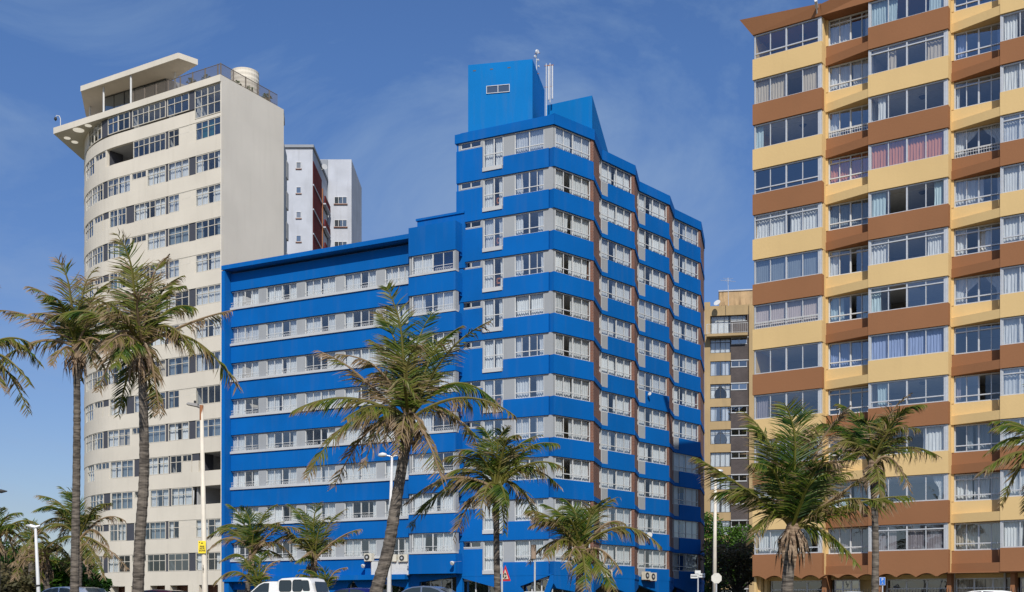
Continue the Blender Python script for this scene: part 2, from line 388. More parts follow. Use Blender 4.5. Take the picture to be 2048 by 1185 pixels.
# --- tower left face
T = Frame(T0, p1=A_)
def ut(px): return T.upx(px)
u_end = T.len
SH = 1.49
for n in range(0, 11):
    zt = hd(n); zs = zt-SH; zb = hd(n+1) if n < 10 else 2.75
    fz = zt-2.28                       # bottom of the french window sill
    # blue: left block under the vent strip, band under windows, strip under french window
    bb.fbox(T, 0, ut(964.3), -.4, 0, zb, zt-.55)
    bb.fbox(T, ut(964.3), ut(1006), -.4, -.002, zb, fz)
    bb.fbox(T, ut(1006), u_end-.4, -.4, 0, zb, zs)
    # vent strip
    gv.fbox(T, 0, ut(920), -.4, -.1, zt-.55, zt)
    gv.fbox(T, ut(920), ut(964.3), -.4, -.12, zt-.55, zt-.44)
    gv.fbox(T, ut(961), ut(966), -.4, -.06, fz, zt)
    win(blue, T, ut(920.5), ut(961), -.14, zt-.44, zt-.02, 'vent_window', (.5,), (), (), 'white', .05, 'glassd')
    sl.fbox(T, ut(965.3), ut(1004.3), -.3, .06, fz, fz+.26)
    c = R.choice([[(0, .42), (.72, 1)], [(0, .5), (.56, 1)], [(0, .38), (.8, 1)]])
    w_ = win(blue, T, ut(966), ut(1005.5), -.13, fz+.26, zt-.03, 'french_window', (.53,), (), (.45,), 'white', .055, 'glass', c, 'white')
    if n in (0, 1, 2, 3, 6, 7):
        q = MB(); q.box(.72, 1.05, .5, .85, .05, .12); q.box(.72, .78, .5, .56, .05, .8); q.box(1.0, 1.05, .5, .56, .05, .8); q.box(.72, 1.05, .5, .55, .7, .8); q.box(.72, 1.05, .5, .55, .4, .5)
        q.build('chair_back', M['timber'], w_, local=True)
    gg.fbox(T, ut(1005.8), ut(1028), -.4, -.1, zs, zt)
    gg.fbox(T, ut(1087), u_end-.1, -.4, -.1, zs, zt)
    win(blue, T, ut(1028), ut(1087), -.15, zs, zt-.02, 'window', (.5,), (.24, .76) if n % 2 else (), (.27,), 'white', .055, 'glass', rcur(.45), 'white')
    if n in (8,): pass
# --- tower facets and brick steps
fac = [(A_, B_), (C_, D_), (E_, F_), (G_, H_)]
pxs = [(1112.5, 1182.5, None), (1202.5, 1265, 1217), (1279, 1335.5, 1292), (1348.3, 1398.5, 1359)]
for k, (a, c) in enumerate(fac):
    f = Frame(a, p1=c); L_ = f.len; up = [f.upx(p) for p in pxs[k][:2]]
    pan = f.upx(pxs[k][2]) if pxs[k][2] else None
    for n in range(0, 11):
        zt = hd(n); zs = zt-SH; zb = hd(n+1) if n < 10 else 2.75
        if pan is None:
            bb.fbox(f, 0, L_, -.4, 0, zb, zs)
            gg.fbox(f, .1, up[0], -.4, -.1, zs, zt)
        else:
            bb.fbox(f, pan, L_, -.4, 0, zb, zs)
            bb.fbox(f, 0, pan, -.4, -.02, zb, zb+.28)
            gg.fbox(f, .03, pan, -.4, -.07, zb+.28, zs)
            sl.fbox(f, 0, .07, -.4, -.03, zb+.28, zt)
        br_.fbox(f, up[1]+.02, L_-.03, -.4, -.05, zs, zt)
        win(blue, f, max(up[0], .1), up[1], -.14, zs, zt-.02, 'corner_window' if k == 0 else 'facet_window', (.5,), (.24, .76), (.27,), 'white', .055, 'glass',
            R.choice([[(0, .26), (.43, 1)], [(0, .28), (.46, 1)], [(0, .4), (.5, 1)], [(0, .25), (.47, 1)], [(.05, .48), (.52, 1)], [(0, .24), (.44, .95)]]), 'white')
        if k == 0 and n > 8: pass
    # parapet
    bb.fbox(f, 0, L_, -.4, .04, hd(0), hd(0)+.72)
bb.fbox(T, -.1, u_end+.02, -.4, .04, hd(0), hd(0)+.62); bb.fbox(T, .1, u_end-.2, -.7, -.4, hd(0)+.1, hd(0)+.85)
br_.build_split('brick_pier', M['brick'], blue); br_ = MB()
steps = [(B_, C_), (D_, E_), (F_, G_), (H_, I_)]
for k, (a, c) in enumerate(steps):
    f = Frame(a, p1=c); L_ = f.len
    for n in range(0, 11):
        zt = hd(n); zb = hd(n+1) if n < 10 else 2.75
        bb.fbox(f, -.02, L_+.02, -.4, .03, zb, zb+.34)
        if k < 3:
            br_.fbox(f, .02, L_-.75, -.4, -.03, zb+.34, zt)
            br_.fbox(f, L_-.75, L_-.02, -.4, -.03, zb+.34, zt-1.55)
            win(blue, f, L_-.74, L_-.06, -.1, zt-1.55, zt-.02, 'side_window', (), (.5,), (.27,), 'white', .06, 'glass', [(0, 1)], 'white')
        else:
            br_.fbox(f, .02, L_-.02, -.4, -.03, zb+.34, zt)
    bb.fbox(f, -.02, L_+.02, -.4, .06, hd(0), hd(0)+.72)
    br_.build('brick_wall', M['brick'], blue); br_ = MB()
# ground-floor fascia with slanted openings
z_ = 2.95
def yz(fr, px, y): return (fr.upx(px), fr.zy(px, y))
def fas(fr, pts, v0=-.3, v1=-.01, m=None):
    (m or bb).slabpoly(fr, [yz(fr, p, y) for p, y in pts], v0, v1)
# polygons counter-clockwise seen from outside (left-bottom start)
z_lo = lambda y: y
def fasz(fr, pts, v0=-.3, v1=-.012):   # pts (px, z)
    bb.slabpoly(fr, [(fr.upx(p), z) for p, z in pts], v0, v1)
fasz(W, [(457, 2.0), (600, 2.0), (600, 2.7), (457, 2.7)])
fasz(W, [(600, 2.3), (612, 0), (660, 0), (704, 2.7), (600, 2.7)])
fasz(W, [(704, 2.7), (735, 1.0), (750, 0), (765, 0), (742, 2.45), (808, 2.05), (808, 0), (838, 0), (838, 2.4), (911, 2.75), (911, 2.9), (704, 2.9)])
fasz(T, [(912.5, 0), (924, 0), (924, 2.65), (1004, 1.85), (1022, 0), (1062, 0), (1040, 2.05), (1108, 2.85), (912.5, 2.85)])
f = Frame(A_, p1=B_)
bb.slabpoly(f, [(0, 2.2), (.25, 1.9), (L_*0+2.6, 1.6), (2.9, 0), (f.len, 0), (f.len, 2.8), (0, 2.8)], -.3, -.012)
bb.slabpoly(T, [(ut(1070), 0), (ut(1079), 0), (u_end-.02, 2.3), (u_end-.02, 2.8), (ut(1100), 2.75)], -.28, -.02)
for a, c in fac[1:]:
    f = Frame(a, p1=c)
    bb.slabpoly(f, [(0, 2.4), (f.len*.72, 1.75), (f.len*.62, 0), (f.len, 0), (f.len, 2.8), (0, 2.8)], -.3, -.012)
for a, c in steps:
    f = Frame(a, p1=c); bb.slabpoly(f, [(0, 0), (.8, 0), (.9, 1.8), (f.len, 2.2), (f.len, 2.8), (0, 2.8)], -.3, -.012)
# ground-floor glazing
for fr, pa, pb, zz in ((W, 640, 735, 2.5), (W, 758, 838, 2.3), (W, 841, 905, 2.6), (T, 926, 1006, 2.5), (T, 1045, 1104, 2.7)):
    win(blue, fr, fr.upx(pa, -.5), fr.upx(pb, -.5), -.5, 0, zz, 'shop_window', (.33, .66), (), (.62,), 'white', .07, 'glassd')
f = Frame(A_, p1=B_); win(blue, f, .15, 2.9, -.35, 0, 2.0, 'shop_window', (.36,), (.7,), (.62,), 'white', .07, 'glassd')
bb.build('wall', M['blue'], blue); gg.build_split('grey_panel', M['grey'], blue); gp.build_split('grey_pier', M['grey'], blue); gv.build('window_surround', M['grey'], blue); sl.build_split('sill', M['sill'], blue)
# solid core, floors and roof
front = [T0, A_, B_, C_, D_, E_, F_, G_, H_, I_]
it = MB()
def ribbon(b, pts, dx, dy, z0, z1, mi=0):
    for p, q in zip(pts[:-1], pts[1:]):
        b.add([(p.x+dx, p.y+dy, z0), (q.x+dx, q.y+dy, z0), (q.x+dx, q.y+dy, z1), (p.x+dx, p.y+dy, z1)], [(0, 1, 2, 3)], mi)
ribbon(it, [T0+Vector((1.9, -1.0)), A_, B_, C_, D_, E_, F_, G_, H_], -1.6, 3.2, 0, 32.6)
for n in range(0, 12):
    z = hd(n)+.02
    pl = [(p.x-.35, p.y+.42) for p in [T0+Vector((.7, -.3)), A_, B_, C_, D_, E_, F_, G_, H_]]+[(p.x-2.5, p.y+7) for p in (H_, D_)]+[(1.5, 88), (-2.4, 88)]
    it.prism(pl, z, z+.22, 1)
wf = [Vector(W.p(u, 0, 0)[:2]) for u in (uL+.3, uR+.2)]
it.fbox(W, uL+.3, uR, -12, -3.2, 0, 26)
for n in range(3, 12): it.fbox(W, uL+.3, uR, -3.2, -.42, hw(n)+.02, hw(n)+.24, 1)
for n in range(3, 11):
    for a in (525, 602, 680, 761): it.fbox(W, W.upx(a)-.06, W.upx(a)+.06, -3.2, -.42, hw(n+1)+.24, hw(n)+.02, 1)
for n in range(0, 11):
    for a in (964, 1017): it.fbox(T, ut(a)-.06, ut(a)+.06, -2.9, -.42, hd(n+1)+.24, hd(n)+.02, 1)
it.build('room_interior', [M['interior'], M['ceiling']], blue)
rf = MB()
rf.prism([(p.x-.1, p.y+.3) for p in front]+[(I_.x-6, I_.y+6), (T0.x+2, T0.y+14)], hd(0)+.2, hd(0)+.3)
rf.fbox(W, uL+.2, uR, -12, -.1, 26.05, 26.15)
rf.build('roof', M['roof'], blue)
sd = MB()
sd.prism([(I_.x, I_.y), (I_.x+.0-5, I_.y+6), (I_.x-5.3, I_.y+5.7), (I_.x-.4, I_.y-.0)], 0, hd(0)+.5)
sd.prism([(T0.x+.05, T0.y+.05), (T0.x+.35, T0.y+.0), (T0.x+3, T0.y+13), (T0.x+2.6, T0.y+13)], 24, hd(0)+.4)
sd.build('side_wall', M['blue'], blue)
# roof-top stair box and wedge block
cx = 1.43+ -.0; 
ab = math.atan2(-.198, 1)
S = Frame((1.43-4.53, 82+.198*4.53), p1=(1.43, 82))
sb = MB(); sb.fbox(S, 0, S.len, -5, 0, 32.6, 38.9)
z0 = S.zy(996, 186.5); z1 = S.zy(996, 171)
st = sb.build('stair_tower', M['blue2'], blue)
vm = MB(); ua, uc = S.upx(973), S.upx(1019.5)
for q in ((.5, 1.2), ): pass
win(blue, S, ua, uc, .02, z0, z1, 'louvre_window', (.5,), (), (), 'alu', .035, 'glassd')
dk = MB(); dk.fbox(S, ua, uc, 0, .006, z0, z1)
for px in (949, 983, 1018): dk.fbox(S, S.upx(px-3), S.upx(px+3), 0, .01, S.zy(px, 143-(px-949)*.09), S.zy(px, 140.8-(px-949)*.09))
dk.build('vent_slots', M['darkpanel'], blue)
d3 = Vector((.192, 1)).normalized()
Q = Frame((5.5-.891*3.5, 80.6+.454*3.5), p1=(5.5, 80.6))
wb = MB(); qa = Vector((5.5, 80.6)); qb = qa+d3*10.5; ql = Vector(Q.p(0, 0, 0)[:2])
wb.prism([(ql.x, ql.y), (qa.x, qa.y), (qb.x, qb.y), (ql.x+1, ql.y+9)], 32.6, 35.75)
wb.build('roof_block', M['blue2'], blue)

# antennas on the roof
def antenna(name, px, y0, y1, Z, label, dish=False):
    a = P(px, y0, Z); e = empty(name, a, label, 'antenna', 'antennas on the roof of the blue tower')
    b = MB(); top = P(px, y1, Z); b.tube([a, top], .04, 8); b.build('mast', M['alu'], e)
    c = MB(); c.tube([top+Vector((-.12, 0, -.15)), top+Vector((.25, 0, -.12))], .03, 6); c.tube([top+Vector((-.12, 0, -1.6)), top+Vector((.2, 0, -1.6))], .025, 6); c.build('bracket', M['rust'], e)
    d = MB()
    if dish:
        for k, (dx, dz, r) in enumerate(((.03, -.15, .15), (-.12, -.5, .1), (.1, -.75, .08), (.14, -1.2, .08))):
            d.tube([top+Vector((dx-.05, -.1, dz)), top+Vector((dx+.02, -.28, dz)), top+Vector((dx+.04, -.3, dz))], [r*.5, r, r*.6], 12)
    else:
        d.tube([top+Vector((.16, -.05, -2.5)), top+Vector((.16, -.05, -.2))], .06, 10)
    d.build('dish' if dish else 'panel_antenna', M['alu'], e, smooth=False)
antenna('roof_antenna', 1073, 152, 103, 84, 'short mast of small white dishes beside the corner of the blue stair tower', True)
antenna('roof_antenna', 1092.5, 234, 128, 80.5, 'left of the two tall white antenna poles behind the blue parapet')
antenna('roof_antenna', 1100, 206, 127, 81.5, 'right of the two tall white antenna poles, ending above the blue roof block')

# ================================================================== CREAM CURVED BUILDING
BZ = 96.5
P0 = Vector(xyZ(442.5, BZ)); e_ = Vector((-1.676, 1)).normalized(); m_ = Vector((-e_.y, e_.x))*-1
m_ = Vector((e_.y, -e_.x)) if Vector((e_.y, -e_.x)).y > 0 else Vector((-e_.y, e_.x))
if m_.y < 0: m_ = -m_
def s_on_line(px):
    k = (px-HX)/F_PX; return (k*P0.y-P0.x)/(e_.x-k*e_.y)
S0 = s_on_line(236); RAD = None
Ps = P0+e_*S0
k168 = (168-HX)/F_PX; rn = math.sqrt(1+k168*k168)
# circle centre Ps + R*m_, distance to the ray of column 168 equals R
num = (Ps.x-k168*Ps.y)/rn; RAD = num/(1-(m_.x-k168*m_.y)/rn)
Cc = Ps+m_*RAD
def bpos(s, v=0.):
    if s <= S0: q = P0+e_*s; n = -m_
    else:
        th = (s-S0)/RAD; base = -m_
        c_, s_ = math.cos(-th), math.sin(-th)
        n = Vector((base.x*c_-base.y*s_, base.x*s_+base.y*c_)); q = Cc+n*RAD
    return q+n*v, n
STOT = S0+RAD*math.radians(75)
def s_px(px):
    lo, hi = 0., S0+RAD*math.radians(45)
    for _ in range(40):
        m = (lo+hi)/2; q, _n = bpos(m); 
        if q.x/q.y*F_PX+HX > px: lo = m
        else: hi = m
    return (lo+hi)/2
path_s = [0, S0*.5, S0]+[S0+(STOT-S0)*i/28 for i in range(1, 29)]
def ssplit(sa, sb):
    return [sa]+[s for s in path_s if sa+.02 < s < sb-.02]+[sb]
def bband(b, sa, sb, v0, v1, z0, z1, mi=0):
    ss = ssplit(sa, sb); n = len(ss)
    vs = []
    for s in ss:
        qi, _ = bpos(s, v0); qo, _ = bpos(s, v1)
        vs += [(qo.x, qo.y, z0), (qi.x, qi.y, z0), (qo.x, qo.y, z1), (qi.x, qi.y, z1)]
    fs = []
    for i in range(n-1):
        a, c = 4*i, 4*(i+1)
        fs += [(c, a, a+2, c+2), (a+1, c+1, c+3, a+3), (a+2, a+3, c+3, c+2), (a, c, c+1, a+1)]
    fs += [(0, 1, 3, 2), (4*(n-1), 4*(n-1)+2, 4*(n-1)+3, 4*(n-1)+1)]
    b.add(vs, fs, mi)
bh = lambda n: 43.85-2.757*n
beige = empty('apartment_building', (P0.x, P0.y, 0), 'tall cream apartment building with a rounded left end and flat slab roof', 'building')
cw, dp = MB(), MB()
patA = [('w', 391, 441, 4), ('d', 377.5, 390), ('w', 336, 377, 3), ('d', 331, 335.5), ('w', 294, 330.5, 3), ('c', 263, 292, 3), ('w', 215, 260, 4), ('d', 206, 214), ('w', 184, 205, 4), ('w', 172, 183.5, 3)]
patB = [('w', 391, 441, 4), ('c', 359, 380, 2), ('dc', 380, 390), ('w', 336.5, 358, 2), ('d', 331, 336), ('w', 268, 330.5, 6), ('d', 252, 267), ('w', 219, 251.5, 3), ('dc', 206, 217), ('c', 188, 205, 3), ('w', 171, 186, 3)]
pat0 = [('w', 389, 441, 4), ('d', 378, 388), ('w', 334, 377, 3), ('d', 331, 333.5), ('w', 264, 330.5, 6), ('d', 259, 263.5), ('w', 215, 258.5, 4), ('d', 203, 214), ('w', 177, 202, 4)]
pat1 = [('w', 391, 441, 4), ('c', 359, 378, 2), ('dc', 378, 390), ('w', 336.5, 358, 2), ('d', 331, 336), ('w', 266, 330.5, 6), ('b', 213, 265), ('c', 190, 211, 3), ('w', 172, 188, 4)]
patC = [('b', 397, 443), ('dc', 384, 397), ('c', 364, 383, 2), ('w', 340, 363, 2), ('d', 337, 339.5), ('w', 294, 336.5, 4), ('d', 268, 292), ('w', 220, 266, 4), ('c', 190, 218, 3), ('w', 175, 188, 3)]
patD = [('b', 386, 443), ('w', 342, 384, 3), ('d', 338, 341.5), ('w', 300, 337, 3), ('c', 268, 298, 2), ('w', 222, 265, 4), ('d', 207, 220), ('w', 180, 206, 4)]
beige_cols = []
for n in range(15):
    zt = bh(n); zs = zt-1.52; zb = bh(n+1) if n < 14 else 2.55
    pat = pat0 if n == 0 else pat1 if n == 1 else patC if n == 11 else patD if n == 12 else (patA if n % 2 == 0 else patB)
    if n == 0:
        sw = s_px(389); bband(cw, sw, STOT, -.3, 0, zb, zs-.18); bband(cw, 0, sw, -.3, 0, zb, zb+.25)
    else: bband(cw, 0, STOT, -.3, 0, zb, zs)
    last = 0.
    for it_ in pat:
        kd, pa, pb = it_[0], it_[1], it_[2]
        sb_, sa_ = s_px(pa), s_px(min(pb, 441.9))
        if sa_-last > .12: bband(cw, last, sa_, -.3, -.03, zs, zt)
        last = sb_
        if kd == 'd': bband(dp, sa_, sb_, -.25, -.06, zs, zt); continue
        if kd == 'dc': bband(dp, sa_, sb_, -.25, -.06, zt-.6, zt); bband(cw, sa_, sb_, -.3, -.01, zs, zt-.6); continue
        if kd == 'b':
            bband(dp, sa_, sa_+.1, -1.6, -.35, zs, zt); bband(dp, sb_-.1, sb_, -1.6, -.35, zs, zt)
            continue
        zlow = zs
        if kd == 'c': bband(cw, sa_, sb_, -.3, -.01, zs, zt-.62); zlow = zt-.62
        nseg = 1 if sb_ <= S0+.3 else max(1, int(round((sb_-sa_)/1.3)))
        np_ = it_[3]
        for j in range(nseg):
            s1, s2 = sa_+(sb_-sa_)*j/nseg, sa_+(sb_-sa_)*(j+1)/nseg
            q2, _ = bpos(s2, -.06); q1, _ = bpos(s1, -.06)
            fr = Frame(q2, p1=q1)
            big = (n == 0 and pb == 441)
            z00 = zs-.9 if big else zlow+.02
            nn = max(2, int(round(np_/nseg))) if nseg > 1 else np_
            tr = (.62,) if kd == 'w' else ()
            if big: tr = (.38, .72)
            if n in (8, 9) and pb == 441: tr = ()
            vt = tuple(i/nn for i in range(1, nn))
            cr = None
            x = R.random(); cc = 'white'
            if kd == 'w' and n != 0:
                if x < .74: cr = rcur(.7)
                elif x < .79: cr = [(0, 1)]; cc = 'pale'
                elif x < .84: cr = [(0, .3)]
                elif x < .9: cr = [(0, .4), (.6, 1)]; cc = 'cream'
            if n == 1 and pb == 441: cr = [(.22, .42), (.5, .68)]; cc = 'green'
            op = None
            win(beige, fr, 0, fr.len, 0, z00, zt-.02, 'window' if kd == 'w' and nseg == 1 else ('vent_window' if kd == 'c' else 'curved_window'), () if nn < 4 else (.5,), vt, tr, 'steel', .05,
                R.choice(['glass', 'glass', 'glassd']) if kd == 'w' else 'glass', cr, cc, None, op)
    if STOT-last > .1: bband(cw, last, STOT, -.3, -.03, zs, zt)
# ground floor
zc = 2.55
for pa, pb in ((436, 446), (376, 398), (330, 340), (286, 300), (250, 262), (205, 222), (172, 180)):
    bband(cw, s_px(min(pb, 442)), s_px(pa), -.8, 0, 0, zc)
bg = MB(); bband(bg, 0, STOT, -1.7, -1.2, 0, zc)
gw = bg.build('brick_wall', M['brick'], beige)
cw.build('wall', M['cream'], beige); dp.build_split('dark_panel', M['darkpanel'], beige)
# end wall (right) and rest of the body
sdv = Vector((.573, 1)).normalized(); Rr = P0+sdv*((103.2-BZ)/sdv.y)
ew = MB()
nb = Vector((-.82, .573)); 
ew.prism([(P0.x-.05, P0.y+.0), (P0.x, P0.y), (Rr.x, Rr.y), (Rr.x-.5, Rr.y+.28)], 0, 44.35)
R2 = Rr+Vector((.25, .15)); R3 = R2+sdv*3.5
RB = Vector(xyZ(574, 106.5)); ew.prism([(Rr.x-.8, Rr.y-.1), (Rr.x-.02, Rr.y), (RB.x, RB.y), (RB.x-3, RB.y+1)], 0, 41.6)
for k in range(15):
    z = 40.9-k*2.757; ew.prism([(RB.x-1.2, RB.y-.9), (RB.x+.12, RB.y-.9), (RB.x+.15, RB.y), (RB.x-1, RB.y)], z-1.5, z)
ew.build('end_wall', M['cream2'], beige)
bi = MB()
ss = ssplit(.6, STOT)
inn = [bpos(s, -3.6)[0] for s in ss]; mid = [bpos(s, -.32)[0] for s in ss]
for p, q in zip(inn[:-1], inn[1:]): bi.add([(q.x, q.y, 0), (p.x, p.y, 0), (p.x, p.y, 43.8), (q.x, q.y, 43.8)], [(0, 1, 2, 3)])
for n in range(0, 15):
    bband(bi, .6, STOT, -3.6, -.31, bh(n)+.03, bh(n)+.25, 1)
for n in range(15):
    for px in (389, 333, 262, 206):
        s = s_px(px); bband(bi, s-.05, s+.05, -3.6, -.35, bh(n+1)+.25, bh(n)+.03, 1)
bi.build('room_interior', [M['interior'], M['ceiling']], beige)
# roof slab (straight front edge running past the curve to a point)
rs = MB()
Tp = Vector(xyZ(109, 107.2)); tb = Vector(xyZ(166, 113.3))
fo = -m_*.12
rs.prism([(tb.x, tb.y), (Tp.x+fo.x, Tp.y+fo.y), (P0.x+fo.x, P0.y+fo.y), (Rr.x, Rr.y), (Rr.x-.3, Rr.y+2.0), (-30, 118)], 43.87, 44.42)
o = rs.build('roof_slab', M['cream'], beige)
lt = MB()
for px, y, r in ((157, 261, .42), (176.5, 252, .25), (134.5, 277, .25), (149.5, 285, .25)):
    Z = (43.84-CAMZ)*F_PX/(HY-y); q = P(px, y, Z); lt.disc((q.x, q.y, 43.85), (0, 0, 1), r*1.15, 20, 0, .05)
lm = plain('glowing_opening_disc', (.95, .92, .85), .6); lb = lm.node_tree.nodes['Principled BSDF']; lb.inputs['Emission Color'].default_value = (1, .93, .8, 1); lb.inputs['Emission Strength'].default_value = .45  # emission added so the flat discs pass for slab openings bright with daylight
lt.build_split('soffit_opening_glow', lm, beige)
# upper canopy
cn = MB()
q1, q2, q3, q4, q5, q6 = xyZ(162, 105.3), xyZ(357, 99), xyZ(395, 100.2), xyZ(341.6, 103.3), (-33.5, 111.5), xyZ(172, 110.7)
cn.prism([q6, q1, q2, q3, q4, q5], 46.95, 47.35)
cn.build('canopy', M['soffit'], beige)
cf = MB()
def edge(b, a, c, out, z0, z1):
    a = Vector(a); c = Vector(c); d = (c-a).normalized(); n = Vector((d.y, -d.x))*out
    b.prism([(a.x, a.y), (c.x, c.y), (c.x+n.x, c.y+n.y), (a.x+n.x, a.y+n.y)][::1 if out < 0 else -1], z0, z1)
edge(cf, q1, q2, .06, 46.93, 47.4); edge(cf, q2, q3, .06, 46.93, 47.4)
cf.build('fascia', M['cream'], beige)
for px, yt, yb, Z in ((207.5, 172, 222, 104.4), (262, 150, 205, 102.2), (180, 203, 232, 108.5), (350, 136, 165, 101.6)):
    a = xyZ(px, Z); b = MB(); b.tube([(a[0], a[1], 44.4), (a[0], a[1], 46.95)], .09, 8); b.build('post', M['white'], beige)
ph = MB(); ph.prism([(-38.3, 109.8), (-36.9, 106.7), (-30.1, 102.9), (-28.6, 104.3), (-31, 110)], 44.4, 46.94)
ph.build('penthouse_wall', M['greywall'], beige)
pf = Frame((-36.95, 106.6), p1=(-30.1, 102.75))
win(beige, pf, .1, pf.len-.1, .12, 44.5, 46.9, 'penthouse_window', (.33, .66), (.16, .5, .82), (), 'blacksteel', .06, 'glassd')
# roof-terrace railing
rl = MB()
def rail(b, a, c, z, h=1.0, step=.11):
    a = Vector(a); c = Vector(c); n = int((c-a).length/step)
    b.tube([(a.x, a.y, z+h), (c.x, c.y, z+h)], .03, 5); b.tube([(a.x, a.y, z+.1), (c.x, c.y, z+.1)], .02, 4)
    for i in range(n+1):
        q = a+(c-a)*(i/n); r = .05 if i % 13 == 0 else .017
        b.tube([(q.x, q.y, z), (q.x, q.y, z+h+(.05 if i % 13 == 0 else 0))], r, 4)
ra = bpos(s_px(264), -.1)[0]; rb = bpos(.15, -.1)[0]; rc = Rr+Vector((-.15, -.15))-sdv*.6
rail(rl, ra, rb, 44.42); rail(rl, rb, rc, 44.42)
rl.build('terrace_railing', plain('bronze_railing', (.17, .14, .11), .6), beige)
# --- leaf clumps helper
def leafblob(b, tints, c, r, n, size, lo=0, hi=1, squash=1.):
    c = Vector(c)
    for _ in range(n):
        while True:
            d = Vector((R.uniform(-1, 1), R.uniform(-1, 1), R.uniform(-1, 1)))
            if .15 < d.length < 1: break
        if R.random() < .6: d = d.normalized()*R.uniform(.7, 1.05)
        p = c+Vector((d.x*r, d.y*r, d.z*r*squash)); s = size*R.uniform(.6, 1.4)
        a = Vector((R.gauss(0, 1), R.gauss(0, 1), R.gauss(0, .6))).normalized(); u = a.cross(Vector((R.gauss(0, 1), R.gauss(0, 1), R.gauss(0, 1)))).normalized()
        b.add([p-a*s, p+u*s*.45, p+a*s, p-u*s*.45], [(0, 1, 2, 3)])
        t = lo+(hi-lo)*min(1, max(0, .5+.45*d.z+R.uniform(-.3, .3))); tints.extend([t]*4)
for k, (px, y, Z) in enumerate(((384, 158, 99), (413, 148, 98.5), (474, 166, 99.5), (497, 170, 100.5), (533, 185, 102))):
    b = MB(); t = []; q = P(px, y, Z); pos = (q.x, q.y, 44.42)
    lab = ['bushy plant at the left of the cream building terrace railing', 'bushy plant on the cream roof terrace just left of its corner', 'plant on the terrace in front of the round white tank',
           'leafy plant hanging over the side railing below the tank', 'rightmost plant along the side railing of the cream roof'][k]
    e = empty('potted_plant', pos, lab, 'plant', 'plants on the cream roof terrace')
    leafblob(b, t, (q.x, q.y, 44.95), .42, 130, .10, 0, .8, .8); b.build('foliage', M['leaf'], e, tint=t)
    b = MB(); b.tube([(q.x, q.y, 44.42), (q.x, q.y, 44.8)], [.22, .3], 10); b.build('pot', M['tan'], e)
# tank
q = P(490, 160, 104.5); tk = empty('water_tank', (q.x, q.y, 44.4), 'large round cream water tank on the roof behind the terrace railing', 'water tank')
b = MB(); rr = [1.24 if i % 2 else 1.21 for i in range(20)]
b.tube([(q.x, q.y, 44.4+i*.2) for i in range(20)]+[(q.x, q.y, 48.45)], rr+[.5], 28); b.build('tank_body', M['cream'], tk, smooth=False)
b = MB(); b.tube([(q.x, q.y, 48.4), (q.x, q.y, 48.6)], .35, 16); b.build('lid', M['cream'], tk)
# dome camera on the roof tip
q = P(121, 253, 107); cm = empty('dome_camera', (q.x, q.y, 44.4), 'dome camera on a hooked pole at the tip of the cream roof', 'camera')
b = MB(); b.tube([(q.x, q.y, 44.4), (q.x, q.y, 45.2), (q.x-.1, q.y, 45.45), (q.x-.35, q.y, 45.5), (q.x-.45, q.y, 45.3)], .035, 8); b.build('pole', M['white'], cm)
b = MB(); b.tube([(q.x-.45, q.y, 45.35), (q.x-.45, q.y, 45.2), (q.x-.45, q.y, 45.12), (q.x-.45, q.y, 45.0)], [.08, .14, .12, .03], 14); b.build('dome', M['black'], cm, smooth=True)

# ================================================================== PALE BUILDING BEHIND
pale = empty('apartment_building', (-22.4, 132, 0), 'pale grey apartment building with maroon brick side rising behind the blue wing', 'building')
x1 = -22.4; b = MB()
b.box(-30, x1, 132, 145, 0, 52.4); b.box(x1-3.2, -19.45, 142.4, 152, 0, 55.1)
b.build('wall', M['whitewall'], pale)
b = MB(); b.box(-30, x1+.15, 131.8, 142.3, 52.4, 52.7); b.build('roof_edge', M['greywall'], pale)
b = MB(); b.box(x1-1.4, x1-.0+.1, 142.2, 142.38, 40, 55.0); b.build('lift_wall', M['greywall'], pale)  # darker grey panel, shade on this stretch of wall put into its colour
b = MB()
zf = lambda y, Z: CAMZ+(HY-y)/F_PX*Z
z = zf(322, 132)
for k in range(9):
    zt = z-k*2.75
    b.hexa([(x1+.02, 132.05, zt-2.6), (x1+.08, 132.05, zt-2.6), (x1+.08, 137.9, zt-2.6), (x1+.02, 137.9, zt-2.6), (x1+.02, 132.05, zt), (x1+.08, 132.05, zt), (x1+.08, 137.9, zt), (x1+.02, 137.9, zt)])
b.build('brick_wall', M['maroon'], pale)
b = MB()
for k in range(9):
    zt = z-k*2.75; b.box(x1+.02, x1+.14, 132.05, 142, zt-2.75, zt-2.6)
    b.box(x1-.4, x1+.5, 138.2, 142.1, zt-2.75, zt-2.6)
b.build_split('floor_edge', M['whitewall'], pale)
b = MB()
for k in range(9):
    zt = z-k*2.75; b.box(x1+.3, x1+.45, 138.3, 142.1, zt-2.6, zt-1.7)
b.build('balcony_wall', M['maroon'], pale)
b = MB(); b.box(x1+.08, x1+.2, 138.0, 138.2, 30, 50); b.build('downpipe', M['rust'], pale)
for k in range(4):
    ff = Frame((-23.95, 132), 0.); yc = (331.6, 381.2, 430.8, 478)[k]; zc_ = zf(yc, 132); u = (597.5-HX)/F_PX*132+23.95
    win(pale, ff, u-.28, u+.28, .06, zc_-.36, zc_+.36, 'small_window', (), (), (), 'white', .045, 'glassd' if k % 2 else 'glass', [(0, 1)] if k in (0, 3) else None)
    q = MB(); q.box(u-.34-23.95, u+.34-23.95, 131.9, 132, zc_-.45, zc_-.36); q.build('sill', M['brick'], pale)
bk = MB()
